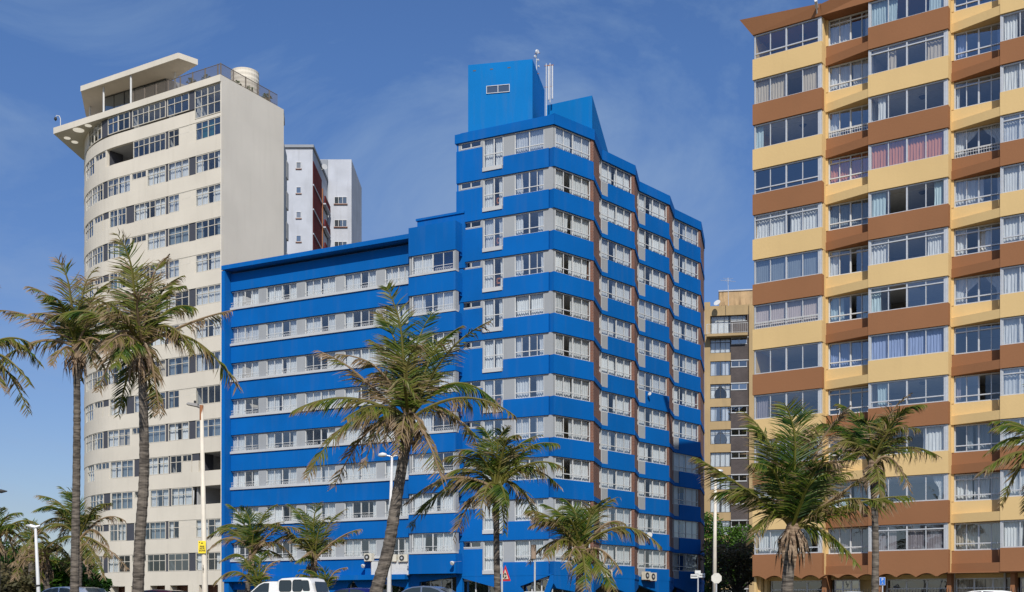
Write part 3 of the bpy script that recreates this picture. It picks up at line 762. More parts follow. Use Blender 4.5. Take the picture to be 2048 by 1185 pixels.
for k in range(4):
    yc = (401.5, 447.5, 491, 536)[k]; zc_ = zf(yc, 142.4); ff = Frame((-30, 142.4), 0.); u0 = (669-HX)/F_PX*142.4+30; u1 = (694-HX)/F_PX*142.4+30
    win(pale, ff, u0, u1, .06, zc_-.42, zc_+.42, 'window', (.33, .66), (), (), 'white', .04, 'glassd')
    bk.box(u0-30, u1-30, 142.37, 142.395, zc_-.42, zc_+.42)
    q = MB(); q.box(u0-.08-30, u1+.08-30, 142.25, 142.38, zc_-.52, zc_-.42); q.build('sill', M['brick'], pale)
for k in range(4):
    yc = (331.6, 381.2, 430.8, 478)[k]; zc_ = zf(yc, 132); u = (597.5-HX)/F_PX*132; bk.box(u-.28, u+.28, 131.97, 131.995, zc_-.36, zc_+.36)
bk.build('window_backing', M['interior'], pale)
sk = empty('satellite_dish', (x1+.6, 137.5, zf(338, 137.5)), 'small white dish on the side of the pale building', 'satellite dish')
b = MB(); b.tube([(x1+.35, 137.4, zf(338, 137.5)), (x1+.55, 137.0, zf(337, 137.5))], [.08, .34], 16); b.build('dish', M['sill'], sk)
b = MB(); b.tube([(x1+.1, 137.5, zf(340, 137.5)), (x1+.4, 137.4, zf(338, 137.5))], .04, 6); b.build('bracket', M['white'], sk)

# ================================================================== TAN / DARK BRICK BUILDING
TZ = 141.
tf = Frame(xyZ(1419, TZ), math.radians(-10))
tan = empty('apartment_building', (tf.o.x, tf.o.y, 0), 'tan apartment building with dark brick bays between the blue and yellow buildings', 'building')
tw, tdk, tsl, tin = MB(), MB(), MB(), MB()
tu = lambda px: tf.upx(px)
uA, uB, uC_, uD = tu(1419), tu(1461.5), tu(1498), tu(1560)
hz = lambda k: tf.zy(1440, 631.5+45.6*k)      # window heads
ztop = tf.zy(1440, 612)
wl, wr = tu(1420.5), tu(1461)
tw.fbox(tf, tu(1404), wl, -8, 0, 0, ztop+.5); tw.fbox(tf, wl, uD, -8, 0, hz(0), ztop)
tw.fbox(tf, uC_, uD, -8, .25, 0, ztop)
for k in range(13):
    zt, zs = hz(k), hz(k)-1.75; zb = hz(k+1)
    tw.fbox(tf, wl, uB, -.4, 0, zb, zs if k else hz(0)-2.35)
    tdk.fbox(tf, uB, uC_, -.4, -.02, zb, zt-.75); tsl.fbox(tf, uB, uC_+.02, -.3, .04, zb-.03, zb+.08)
    tdk.fbox(tf, tu(1494), uC_, -.4, -.02, zt-.75, zt-.0)
    tsl.fbox(tf, uB, tu(1494), -.3, .05, zt-.82, zt-.74)
    if k == 0: continue
    win(tan, tf, wl, wr, -.12, zs, zt, 'window', (.5,), (.25, .75), (.72,) if k % 2 else (), 'blacksteel', .06, 'glass', R.choice([[(0, .45), (.55, 1)], [(0, .3), (.6, .9)], [(0, .5), (.5, 1)]]), 'white', tie=(k in (3, 5)))
    win(tan, tf, uB+.05, tu(1494), -.12, zt-.74, zt-.02, 'vent_window', (.5,), (), (), 'alu', .05, 'glassd')
    tin.fbox(tf, wl, uC_, -3, -.42, zt, zt+.2)
win(tan, tf, wl+.1, tu(1492), -.3, hz(0)-2.3, hz(0), 'window', (.55,), (.2, .38, .75, .9), (.75,), 'blacksteel', .06, 'glass', [(0, .5), (.56, 1)], 'white')
tin.fbox(tf, wl, uC_, -3.3, -3, 0, hz(0)); tin.fbox(tf, wl, uC_, -3, -.42, hz(0), hz(0)+.1)
tw.build('wall', M['tan'], tan); tdk.build('brick_wall', M['darkbrick'], tan); tsl.build_split('floor_edge', M['sill'], tan); tin.build('room_interior', M['interior'], tan)
b = MB(); b.fbox(tf, tu(1414), tu(1495), -.1, 1.1, hz(0)-2.7, hz(0)-2.4); bal = b.build('balcony', M['tan'], tan)
b = MB()
pa, pb = tf.p(tu(1414), 1.05, 0), tf.p(tu(1495), 1.05, 0); rail(b, pa[:2], pb[:2], hz(0)-2.4, 1.15, .22); b.build('balcony_railing', M['white'], tan)
b = MB(); b.fbox(tf, tu(1438), tu(1570), -7, -1.5, ztop, tf.zy(1440, 584, -1.5)); b.build('roof_room', M['tanroof'], tan)
b = MB(); b.fbox(tf, tu(1437), tu(1572), -7, -1.4, tf.zy(1440, 584, -1.5), tf.zy(1440, 581.5, -1.5)); b.build('roof_edge', M['whitewall'], tan)
q = P(1457, 584, TZ-2); an = empty('tv_antenna', P(1457, 610, 139.5), 'thin rooftop aerial above the tan building', 'antenna')
b = MB(); a0 = P(1457, 612, 139.5); a1 = P(1456, 556, 139.5); b.tube([a0, a1], .035, 6); b.build('mast', M['alu'], an)
b = MB()
for i in range(6): 
    zz = a1+Vector((-.2+i*.12-.1, 0, -.3)); b.tube([zz+Vector((0, -.4, -.25+i*.01)), zz+Vector((0, .4, .25))], .015, 4)
b.tube([a1+Vector((-.9, 0, -.3)), a1+Vector((.9, 0, -.45))], .02, 4); b.tube([a1+Vector((-.6, 0, -.05)), a1+Vector((.6, 0, -.1))], .015, 4); b.build('aerial_elements', M['alu'], an)
sk = empty('satellite_dish', P(1437, 612, 140), 'small white dish on the parapet of the tan building', 'satellite dish')
a0 = P(1436, 609, 140); b = MB(); b.tube([a0, a0+Vector((-.15, -.2, .15))], [.08, .42], 16); b.build('dish', M['white'], sk)

# ================================================================== YELLOW AND BROWN BUILDING
Y = Frame(xyZ(1505, 71.8), math.atan2(-1, 1.491))
yel = empty('apartment_building', (Y.o.x, Y.o.y, 0), 'yellow and brown banded apartment building filling the right side', 'building')
yw, bw, yi, ypost = MB(), MB(), MB(), MB()
yu = lambda px: Y.upx(px)
cols = [(yu(1505), yu(1643.5), 0), (yu(1643.5), yu(1736), 1), (yu(1736), yu(1896.5), 0), (yu(1896.5), yu(2000), 1), (yu(2000), yu(2160), 0), (yu(2160), yu(2290), 1), (yu(2290), yu(2420), 0)]
# colour parity per column: True = yellow at row 0
par = [1, 0, 0, 1, 1, 0, 0]
btop = lambda i: 34.07-2.75*i
CURT = {
 (0, 0): ('n',), (0, 1): ('cream', [(0, .47), (.74, 1)]), (0, 2): ('pale', [(0, .12)]), (0, 3): ('B',), (0, 4): ('white', [(.02, .47), (.54, 1)]), (0, 5): ('greyb', [(0, 1)]), (0, 6): ('pinkb', [(0, 1)]),
 (0, 7): ('n',), (0, 8): ('lace', [(0, .2)]), (0, 9): ('n',), (0, 10): ('white', [(0, .35), (.7, 1)]), (0, 11): ('white', [(.05, .75)]),
 (1, 0): ('white', [(0, .5), (.8, 1)]), (1, 1): ('white', [(0, .48), (.52, 1)]), (1, 2): ('white', [(0, .25)]), (1, 3): ('orange', [(0, 1)]), (1, 4): ('greyb', [(0, 1)]), (1, 5): ('white', [(0, .25)]),
 (1, 6): ('pale', [(0, .32), (.75, 1)]), (1, 7): ('blue', [(0, 1)]), (1, 8): ('n',), (1, 9): ('n',), (1, 10): ('pale', [(0, .5), (.55, 1)]), (1, 11): ('laceb', [(.0, .45), (.5, 1)]),
 (2, 0): ('pale', [(0, .36), (.78, 1)]), (2, 1): ('cream', [(.22, .34), (.76, .96)]), (2, 2): ('white', [(.1, .2)]), (2, 3): ('orange', [(0, 1)]), (2, 4): ('pale', [(0, .2), (.85, 1)]), (2, 5): ('white', [(0, .24), (.76, 1)]),
 (2, 6): ('pale', [(0, .14)]), (2, 7): ('blue', [(0, 1)]), (2, 8): ('pale', [(.08, .22)]), (2, 9): ('white', [(.7, 1)]), (2, 10): ('whitet', [(0, .28), (.82, .96)]), (2, 11): ('laceb', [(0, .35), (.5, 1)]),
 (3, 0): ('n',), (3, 1): ('blue', [(.05, .25), (.85, 1)]), (3, 2): ('white', [(0, .1)]), (3, 3): ('whitet', [(0, .5), (.55, 1)]), (3, 4): ('white', [(0, .58), (.85, 1)]), (3, 5): ('white', [(0, .24), (.5, .75)]),
 (3, 6): ('whitet', [(.02, .55), (.6, 1)]), (3, 7): ('n',), (3, 8): ('lace', [(.02, .12)]), (3, 9): ('grey', [(.22, .36), (.42, .7)]), (3, 10): ('white', [(0, .35), (.38, .7), (.75, 1)]), (3, 11): ('cream', [(0, 1)]),
}
ccm = {'greyb': ('grey', True), 'pinkb': ('pink', True), 'laceb': ('lace', True)}
RV = -.8
YEND = cols[-1][1]
for j, (ua, uc, rec) in enumerate(cols):
    for i in range(12):
        zt = btop(i); zb = btop(i+1)+1.5 if i < 11 else zt-1.28
        b = yw if (par[j]+i) % 2 else bw
        if i == 11: b = bw
        zsill = zt; zhead = zt+1.5
        if not rec:
            b.fbox(Y, ua, uc-.0, -.45, 0, zb, zt)
        else:
            zm = zb+.5
            b.fbox(Y, ua-.02, uc+.02, RV-.35, RV+.02, zm, zt-.05)
            # slab whose front edge runs diagonally in plan
            b.prism([Y.p(ua, RV+.12, 0)[:2], Y.p(uc, -.02, 0)[:2], Y.p(uc, RV-.3, 0)[:2], Y.p(ua, RV-.3, 0)[:2]], zb, zm)
        # window row i above band i
        c = CURT.get((j, i))
        if c is None: c = ('white', rcur(.4)) if j < 5 else ('white', [(0, .5), (.55, 1)])
        col, cv = c[0], (c[1] if len(c) > 1 else None)
        bl = False; tie = False; gl = 'glass'
        if col in ccm: col, bl = ccm[col]
        if col == 'whitet': col = 'white'; tie = True
        if col == 'B': gl = 'glassb'; cv = None
        if col == 'n': gl = R.choice(['glass', 'glassd'])
        sty = (i*7+j*3) % 5
        tr = {0: (), 1: (), 2: (.24,), 3: (.8,), 4: (.22, .8)}[sty]
        if not rec:
            if sty == 4: tr = ()
            if (j, i) in ((0, 3), (0, 0)): tr = (.22,)
            if (j, i) in ((2, 5), (2, 6)): tr = (.8,)
            if (j, i) in ((0, 1), (2, 0), (2, 2), (2, 3), (2, 4), (2, 7)): tr = ()
            op = (.28, .48) if (j, i) in ((2, 4), (2, 6)) else None
            win(yel, Y, ua+.08, uc-.2, -.16, zsill+.0, zhead-.02, 'window', (.5,), (.25, .75), tr, 'alu', .07, gl, cv, 'white' if col in ('n', 'B') else col, 'bars' if (j, i) in ((0, 6),) else None, op, .1, tie, bl)
            ypost.fbox(Y, uc-.19, uc-.05, -.4, -.1, zsill, zhead)
            if j: ypost.fbox(Y, ua-.0, ua+.07, -.4, -.08, zsill, zhead)
            # yellow return of the bay seen next to the recess
            (yw).fbox(Y, uc-.05, uc-.01, RV-.3, -.3, zsill-.0, zhead)
            (yw).fbox(Y, uc-.01, uc+.0, RV-.3, -.42, zb, zt)
        else:
            if sty in (0, 1): tr = (.25,)
            op = (.5, .62) if (j, i) in ((1, 5), (1, 6), (3, 5), (3, 8)) else None
            win(yel, Y, ua+.12, uc+.02, RV-.12, zt-.05, zhead-.02, 'recessed_window', (.5,), (.25, .75), tr, 'white' if j == 1 else 'alu', .07, gl, cv, 'white' if col in ('n', 'B') else col, 'bars' if (j, i) in ((3, 3), (1, 2)) else None, op, .1, tie, bl)
            yw.fbox(Y, ua-.03, ua+.12, RV-.4, RV+.05, zt-.05, zhead)
# interiors
for i in range(-1, 12):
    zz = btop(i+1)+1.52
    yi.fbox(Y, .1, YEND, -4.5, -1.22, zz, zz+.3, 1)
    for (ua, uc, rec) in cols:
        if not rec: yi.fbox(Y, ua+.1, uc-.06, -1.22, -.47, zz+.05, zz+.28, 1)
        yi.fbox(Y, uc-.06, uc+.04, -4.5, -1.25, zz-2.45, zz, 1)
yi.fbox(Y, .1, YEND, -15, -4.5, 0, 35.4)
yi.build('room_interior', [M['interior'], plain('bright_ceiling', (.55, .55, .54), .9)], yel)
b = MB()
for (j, i) in ((0, 0), (0, 2), (2, 2), (2, 4), (2, 8), (3, 7), (2, 6)):
    ua, uc, rec = cols[j]; um = (ua+uc)/2+.4; z = btop(i)+1.5
    b.tube([Y.p(um, -1.7, z), Y.p(um, -1.7, z-.12)], [.22, .12], 16)
b.build_split('ceiling_lamp', M['darkpanel'], yel)
ew = MB(); ew.fbox(Y, -.02, .12, -15, -.3, 0, 35.57); ew.build('end_wall', M['yellow'], yel)
ypost.build('frame_post', M['alu'], yel)
# fascia canted outward
def cant(b, u0, u1, za, zb_, t0, t1, out, ue0=0, th=.3):
    p = [Y.p(u0, 0, za), Y.p(u1, 0, zb_), Y.p(u1, -th, zb_), Y.p(u0, -th, za), Y.p(u0-ue0, out, t0), Y.p(u1, out*.8, t1), Y.p(u1, out*.8-th-.3, t1), Y.p(u0-ue0, out-th-.3, t0)]
    b.hexa(p)
zr = btop(0)+1.5
cant(bw, 0, cols[0][1], zr, zr, 36.62, 36.2, .22, .75)
cant(bw, cols[0][1], YEND, zr, zr, 36.15, 39.5, .2, 0)
bw.fbox(Y, 0, cols[0][1], -15, -.31, zr, zr+.3); bw.fbox(Y, cols[0][1], YEND, -15, -.31, zr, zr+.35)
# wavy canopy edge under band 11
z11 = btop(11)-1.28
uw0, uw1 = 0, cols[3][0]-.1
n = 96; per = 1.0
top = [(uw0+(uw1-uw0)*i/n) for i in range(n+1)]
vs = []; fs = []
for u in top:
    s_ = abs(math.sin(math.pi*(u+.3)/1.12)); zl = z11-.02-.24*(1-s_**.8)+.02
    for v in (0, -.45): vs += [Y.p(u, v, z11), Y.p(u, v, zl-.02)]
for i in range(n):
    a, c = 4*i, 4*(i+1); fs += [(a+1, c+1, c, a), (c+3, a+3, a+2, c+2), (a+3, c+3, c+1, a+1)]
bw.add(vs, fs)
bw.fbox(Y, cols[3][0]-.1, YEND, -.9, -.05, z11-.05, z11)
# ground floor
for px in (1505, 1637, 1747, 1888, 2016, 2120):
    (bw if px != 1505 else yw).fbox(Y, yu(px), yu(px+9), -1.7, -.6, 0, z11)
yw.fbox(Y, yu(1516), yu(1521), -1.75, -1.0, 0, z11)
yw.fbox(Y, yu(1648), yu(1745), -3.4, -1.9, 0, z11-.02); yw.fbox(Y, 0, YEND, -1.8, -1.45, z11-.3, z11-.05)
yw.build('yellow_wall', M['yellow'], yel); bw.build('brown_wall', M['brown'], yel)
for pa, pb, gl, cc in ((1524, 1636, 'glassd', None), (1655, 1706, 'glassb', None), (1758, 1884, 'glassd', None), (1899, 2014, 'glass', [(0, .5), (.52, 1)]), (2030, 2118, 'glass', [(0, .5), (.52, 1)])):
    win(yel, Y, yu(pa), yu(pb), -1.5 if pa != 1655 else -1.3, 0, z11-.3, 'shop_window', (.33, .66), (), (.75, .45), 'alu', .07, gl, cc, 'cream')
b = MB(); q = Y.p(yu(1637), .25, 36.15); b.tube([Y.p(yu(1636), .2, 36.0), Y.p(yu(1639), .65, 36.2)], .09, 10); b.tube([Y.p(yu(1633), -.1, 35.6), Y.p(yu(1637), .3, 36.05)], .04, 6)
b.build('roof_spout', M['white'], yel)

# palisade fence in front of the yellow building
Fz = Frame(xyZ(1600, 64), Y.a)
fe = empty('palisade_fence', (Fz.o.x, Fz.o.y, 0), 'dark spiked palisade fence along the foot of the yellow building', 'fence')
b = MB(); n = 130
for i in range(n):
    u = i*.15-.3
    b.tube([Fz.p(u, 0, 0), Fz.p(u, 0, 1.42), Fz.p(u, 0, 1.58)], [.02, .02, .003], 4)
b.build('pickets', M['blacksteel'], fe)
b = MB(); b.fbox(Fz, -.4, n*.15, -.03, -.0, .3, .36); b.fbox(Fz, -.4, n*.15, -.03, -.0, 1.2, 1.26); b.build('rail', M['blacksteel'], fe)

# ================================================================== THINGS ON THE BLUE FACADE
def acunit(fr, px, y, w, h, label, v=.05, grp='air conditioning units on the blue building', dpth=.35):
    u = fr.upx(px, v); z = fr.zy(px, y, v); q = fr.p(u, v, z)
    e = empty('air_conditioner', q, label, 'air conditioner', grp); sc_ = 1
    b = MB(); b.fbox(fr, u-w/2, u+w/2, v, v+dpth, z, z+h); b.build('casing', plain('ac_casing', (.62, .58, .48), .6), e)
    b = MB(); n = fr.n; c = Vector(fr.p(u-w*.12, v+dpth+.005, z+h*.5))
    b.disc(c, (n.x, n.y, 0), h*.4, 20, 0, .02); b.build('fan_grille', M['blacksteel'], e)
    b = MB(); b.disc(c+Vector((n.x, n.y, 0))*.015, (n.x, n.y, 0), h*.16, 12, 0, .02); b.build('fan_hub', M['sill'], e)
    b = MB(); b.fbox(fr, u-w*.4, u-w*.35, v-.04, v+dpth, z-.05, z); b.fbox(fr, u+w*.35, u+w*.4, v-.04, v+dpth, z-.05, z); b.build('bracket', M['rust'], e)
acunit(W, 741, 1123, .62, .55, 'air conditioner left of the blank white signboard', .1)
acunit(W, 788, 1124, .8, .5, 'middle air conditioner above the blank white signboard', .12)
acunit(W, 811, 1124, .75, .5, 'right air conditioner above the blank white signboard', .12)
f1 = Frame(C_, p1=D_); f2 = Frame(E_, p1=F_)
acunit(f1, 1212, 1155, .6, .55, 'single tan air conditioner low on the first brick step of the tower', .1)
acunit(f2, 1288.5, 1160, .7, .62, 'left of the paired tan air conditioners low on the tower', .1)
acunit(f2, 1300.5, 1162, .75, .62, 'right of the paired tan air conditioners low on the tower', .1)
# blank sign board
u0, u1 = W.upx(744, .3), W.upx(818, .3); z0, z1 = W.zy(780, 1150, .3), W.zy(780, 1122, .3)
e = empty('signboard', W.p(u0, .3, z0), 'blank white signboard on the blue wall below the air conditioners', 'sign')
b = MB(); b.fbox(W, u0, u1, .25, .33, z0, z1); b.build('panel', M['white'], e)
b = MB()
for a, c, zz, zk in ((u0-.03, u1+.03, z0-.04, z0), (u0-.03, u1+.03, z1, z1+.04)): b.fbox(W, a, c, .22, .36, zz, zk)
b.fbox(W, u0-.04, u0, .22, .36, z0, z1); b.fbox(W, u1, u1+.04, .22, .36, z0, z1); b.build('sign_frame', M['alu'], e)
b = MB(); b.fbox(W, W.upx(767, .35), W.upx(782, .35), .34, .4, z0-.12, z1-.1); o = b.build('weathered_board', plain('weathered_plywood', (.33, .20, .12), .9), e)
b = MB(); b.fbox(W, u0+.3, u0+.4, 0, .3, z0+.1, z0+.2); b.fbox(W, u1-.4, u1-.3, 0, .3, z0+.1, z0+.2); b.build('bracket', M['rust'], e)
def flood(fr, px, y, label, v=.15):
    u = fr.upx(px, v); z = fr.zy(px, y, v); e = empty('floodlight', fr.p(u, v, z), label, 'floodlight', 'small lamps on the blue wall')
    n = fr.n; b = MB(); c = Vector(fr.p(u, v+.15, z)); b.tube([c, c+Vector((n.x*.18, n.y*.18, -.08)), c+Vector((n.x*.22, n.y*.22, -.1))], [.07, .16, .12], 14); b.build('lamp_head', M['white'], e, smooth=False)
    b = MB(); b.tube([fr.p(u, -.02, z+.1), c], .025, 6); b.build('arm', M['alu'], e)
flood(W, 731, 1131, 'small lamp on the blue wall left of the blank signboard'); flood(W, 823, 1132, 'dark small lamp on the blue wall right of the blank signboard')
flood(W, 909, 1125, 'small lamp beside the seam between the wing and tower', .9)
# dish on facet
def dish(fr, px, y, r, label, v=.25):
    u = fr.upx(px, v); z = fr.zy(px, y, v); c = Vector(fr.p(u, v, z)); e = empty('satellite_dish', c, label, 'satellite dish', 'satellite dishes on the blue tower')
    b = MB(); d = Vector((-.5, -.8, .3)).normalized(); b.tube([c, c+d*.1], [.08, r], 18); b.build('dish', M['white'], e)
    b = MB(); b.tube([c, Vector(fr.p(u, -.02, z-.1))], .025, 6); b.tube([c-Vector((0, 0, r*.7)), c+d*.4], .012, 5); b.build('arm', M['alu'], e)
dish(f2, 1299.5, 1072, .26, 'white oval satellite dish on a blue band of the tower'); dish(f2, 1300.5, 789, .14, 'tiny white dish high on the third blue facet')

# ================================================================== PALMS
def bez(p0, p1, p2, n):
    return [(p0*(1-t)**2+p1*(2*t*(1-t))+p2*t*t) for t in [i/n for i in range(n+1)]]
WIND = Vector((-.26, .05, 0))
def frond(parent, base, ctrl, tip, dry=.3, ll=.85, rng=None, tatter=.1, dens=1.):
    rng = rng or R
    N_ = 22; pts = bez(base, ctrl, tip, N_)
    up_ = abs((tip-base).normalized().z) > .6 and tip.z > base.z
    if up_:
        sx_ = 1 if tip.x > base.x else -1
        pts = [p+Vector((sx_*.35, 0, -.12))*max(0, (i/N_-.62)/.38)**2 for i, p in enumerate(pts)]
    L_ = sum((pts[i+1]-pts[i]).length for i in range(N_))
    b = MB(); t_ = []
    ph0 = rng.uniform(0, 6); gap = .6; fb = rng.uniform(-.12, .2); wk = rng.uniform(.3, 1.8)
    rad = [.058*(1-i/N_)**.7+.010 for i in range(N_+1)]
    b.tube(pts, rad, 5)
    rt = .52+.15*dry if dry < .75 else .85
    t_ += [rt]*len(b.v)
    cnt = int(L_*27*dens)
    for k in range(cnt):
        t = .13+.87*(k+rng.random()*.6)/cnt
        if t > 1: t = 1
        x = t*N_; i = min(int(x), N_-1); f_ = x-i; p = pts[i].lerp(pts[i+1], f_); tg = (pts[i+1]-pts[i]).normalized()
        w4 = abs(tg.z)**3
        sd_ = tg.cross(Vector((0, 0, 1)))
        sd_ = (sd_.normalized() if sd_.length > .01 else Vector((1, 0, 0)))
        if sd_.x < 0: sd_ = -sd_
        sd_ = (sd_*(1-w4)+Vector((1, .25, 0))*w4).normalized()
        ln = ll*(.35+.85*math.sin(math.pi*min(1, (.12+t*.86)))**.7)*(1.05-.35*t)
        for sgn in (-1, 1):
            if rng.random() < tatter+.25*dry+gap*(math.sin(t*23+ph0) > .55): continue
            l2 = ln*rng.uniform(.9, 1.07)*(1 if rng.random() > dry*.25 else .5)
            dr = .16+.6*(1-abs(tg.z))+dry*.3+rng.uniform(-.1, .2)
            d1 = (tg*(rng.uniform(.56, .64)+.3*t+fb)+sd_*sgn*rng.uniform(.86, .95)+Vector((rng.gauss(0, .035+.1*dry), rng.gauss(0, .06), rng.gauss(0, .03+.1*dry)-.06-.75*(1-abs(tg.z))))+WIND*.5*wk).normalized()
            d2 = (d1+Vector((0, 0, -dr*.8))+WIND*.9*wk+Vector((rng.gauss(0, .05+.08*dry), rng.gauss(0, .08), 0))).normalized()
            m = p+d1*l2*.5; e = m+d2*l2*.55
            wv = d1.cross(Vector((rng.uniform(-1, 1), -1, rng.uniform(-.4, .6)))).normalized()*(.0165+.006*rng.random())
            b.add([p-wv*.6, p+wv*.6, m+wv, m-wv, e], [(0, 1, 2, 3), (3, 2, 4)])
            tt = min(1, max(0, dry*.68+.07+.14*math.sin(t*17+ph0)+rng.uniform(-.12, .14)+(.15 if t > .85 else 0)))
            tend = min(1, tt+rng.choice([.1, .3, .6])+dry*.3); t_ += [tt, tt, tt+.02, tt+.02, tend]
    return b.build('frond', M['palmleaf'], parent, tint=t_)

def palm(label, Z, trunk, crown, fronds, ll=.85, r0=.22, r1=.15, skirt=.6, extra=7, seed=1, scale=1., nuts=True, group='coconut palms along the beachfront'):
    """trunk: list of (px,y); crown (px,y); fronds: (tipx, tipy, bend_px, depth_m, dry)"""
    rng = random.Random(seed)
    c3 = P(crown[0], crown[1], Z)
    pts = [P(x, y, Z) for x, y in trunk]+[c3]
    d = pts[0]-pts[1]; k = pts[0].z/max(.01, (-d.z) if d.z < 0 else 1) if len(pts) > 1 else 0
    bx = pts[0].x+(pts[0].x-pts[1].x)/max(.2, (pts[1].z-pts[0].z))*pts[0].z*.8
    base = Vector((bx, Z, 0))
    root = empty('palm_tree', base, label, 'palm tree', group)
    ctrl = [base]+pts
    # smooth the trunk line
    sm = []
    for i in range(len(ctrl)-1):
        a = ctrl[max(i-1, 0)]; p = ctrl[i]; q = ctrl[i+1]; z = ctrl[min(i+2, len(ctrl)-1)]
        seg = max(2, int((q-p).length/.11))
        for j in range(seg):
            t = j/seg
            sm.append(.5*((2*p)+(q-a)*t+(2*a-5*p+4*q-z)*t*t+(3*p-a-3*q+z)*t**3))
    sm.append(ctrl[-1])
    n = len(sm); rad = []
    for i in range(n):
        t = i/(n-1); r = r0+(r1-r0)*t+(.10*r0/.2)*max(0, 1-t*9)
        rad.append(r*((1.035, .99, .97)[i % 3]+rng.uniform(-.02, .02)))
    b = MB(); b.tube(sm, rad, 12); b.build('trunk', M['trunk'], root, smooth=False)
    # leaf-base boot and dead skirt
    b = MB(); 
    b.tube([c3+Vector((0, 0, -.5)), c3+Vector((0, 0, -.2)), c3+Vector((0, 0, .15)), c3+Vector((0, 0, .6))], [r1*.9, r1*1.35, r1*1.4, r1*.5], 10)
    for i in range(int(48*skirt)):
        a = rng.uniform(0, 6.28); o_ = Vector((math.cos(a), math.sin(a), 0)); s0 = c3+o_*r1*1.1+Vector((0, 0, rng.uniform(-.25, .25)))
        L_ = rng.uniform(.4, 1.15); e = s0+o_*rng.uniform(.1, .5)+Vector((0, 0, -L_)); m = (s0+e)/2+o_*.14; wv = Vector((-o_.y, o_.x, 0))*rng.uniform(.02, .06)
        b.add([s0-wv*.5, s0+wv*.5, m+wv, m-wv, e], [(0, 1, 2, 3), (3, 2, 4)])
    b.build('leaf_bases', M['husk'], root)
    if nuts:
        b = MB()
        a0 = rng.uniform(0, 6.28)
        for i in range(5):
            a = a0+i*.4; q = c3+Vector((math.cos(a)*.28, math.sin(a)*.28, -.15-.06*(i % 2)))
            b.tube([q+Vector((0, 0, -.13)), q+Vector((0, 0, -.08)), q, q+Vector((0, 0, .09)), q+Vector((0, 0, .13))], [.03, .09, .12, .08, .02], 8)
        b.build('coconut_cluster', M['husk'], root, smooth=True)
    st0 = c3+Vector((0, 0, .2))
    for (tx, ty, bend, dep, dry) in fronds:
        tip = P(tx, ty, Z)+Vector((0, dep, 0))
        mid = (st0+tip)/2; ctrl_ = mid+Vector((0, dep*.15, bend*Z/F_PX*1.6+0))
        L_ = (tip-st0).length
        if tip.z-st0.z > abs(tip.x-st0.x): ctrl_.x = st0.x+(tip.x-st0.x)*.3
        bs = st0+Vector((rng.uniform(-.1, .1), rng.uniform(-.1, .1), rng.uniform(-.15, .15)))
        frond(root, bs, ctrl_, tip, dry, ll*min(1.15, .55+L_/7), rng)
    for i in range(extra):
        a = rng.uniform(0, 6.28); el = rng.uniform(-.6, 1.1); L_ = rng.uniform(2.2, 3.8)*scale
        dv = Vector((math.cos(a)*math.cos(el)*.8, math.sin(a)*math.cos(el), math.sin(el)))
        tip = st0+dv*L_+Vector((0, 0, -.5*scale)); ctrl_ = st0+dv*L_*.5+Vector((0, 0, .6*scale))
        frond(root, st0, ctrl_, tip, rng.uniform(.1, .9), ll*.85, rng)
    return root

palm('coconut palm entering at the far left edge with only drooping frond tips in view', 42, [(-70, 1185), (-62, 950)], (-58, 738),
     [(65, 690, 40, .3, .55), (72, 775, 45, -.5, .6), (50, 825, 60, .4, .6), (60, 720, 60, 1, .4), (-30, 560, 10, 0, .3), (-200, 700, 50, 0, .5), (-190, 820, 60, .3, .6), (-110, 560, 10, .5, .3), (40, 800, 30, -1.2, .8)], seed=2, extra=4)
palm('tall slender palm with a straight trunk, left of the curved-trunk palm by the cream building', 44, [(149, 1185), (153, 950), (154, 800)], (152, 708),
     [(140, 515, 0, -.5, .65), (165, 525, 5, .4, .7), (190, 545, 10, .8, .55), (68, 562, 12, .3, .75), (90, 630, 20, -.6, .85), (-5, 618, 22, .2, .85), (5, 735, 35, -.5, .8), (110, 640, 20, 1, .8), (215, 590, 20, .4, .35), (245, 640, 30, .9, .4),
      (240, 730, 40, -.6, .8), (130, 745, 20, -1.2, .9), (205, 745, 40, -.8, .8), (318, 825, 95, .6, .7), (95, 690, 30, .5, .7), (175, 600, 0, -.8, .5)], seed=3, extra=6, r0=.17, r1=.12)
palm('tall palm with a trunk that curves at its foot, in front of the cream building', 40, [(276, 1185), (280, 1080), (288, 950), (287, 820)], (283, 705),
     [(272, 478, 0, -.9, .45), (255, 500, 5, .6, .7), (310, 500, 8, .3, .75), (225, 560, 20, .6, .4), (345, 560, 20, .3, .4), (385, 610, 40, .5, .25), (110, 648, 50, -.5, .3), (468, 615, 12, .3, .9), (300, 590, 0, -1.4, .9), (200, 600, 20, .9, .6),
      (480, 785, 75, .2, .65), (185, 780, 60, .5, .8), (235, 720, 40, -1.2, .9), (395, 715, 60, -.5, .7), (350, 660, 30, 1, .8), (325, 835, 55, -.3, .8), (160, 700, 45, 1.0, .8), (330, 530, 10, .9, .6), (240, 640, 10, -1, .8)], seed=4, extra=7, r0=.21, r1=.14, skirt=1.3)
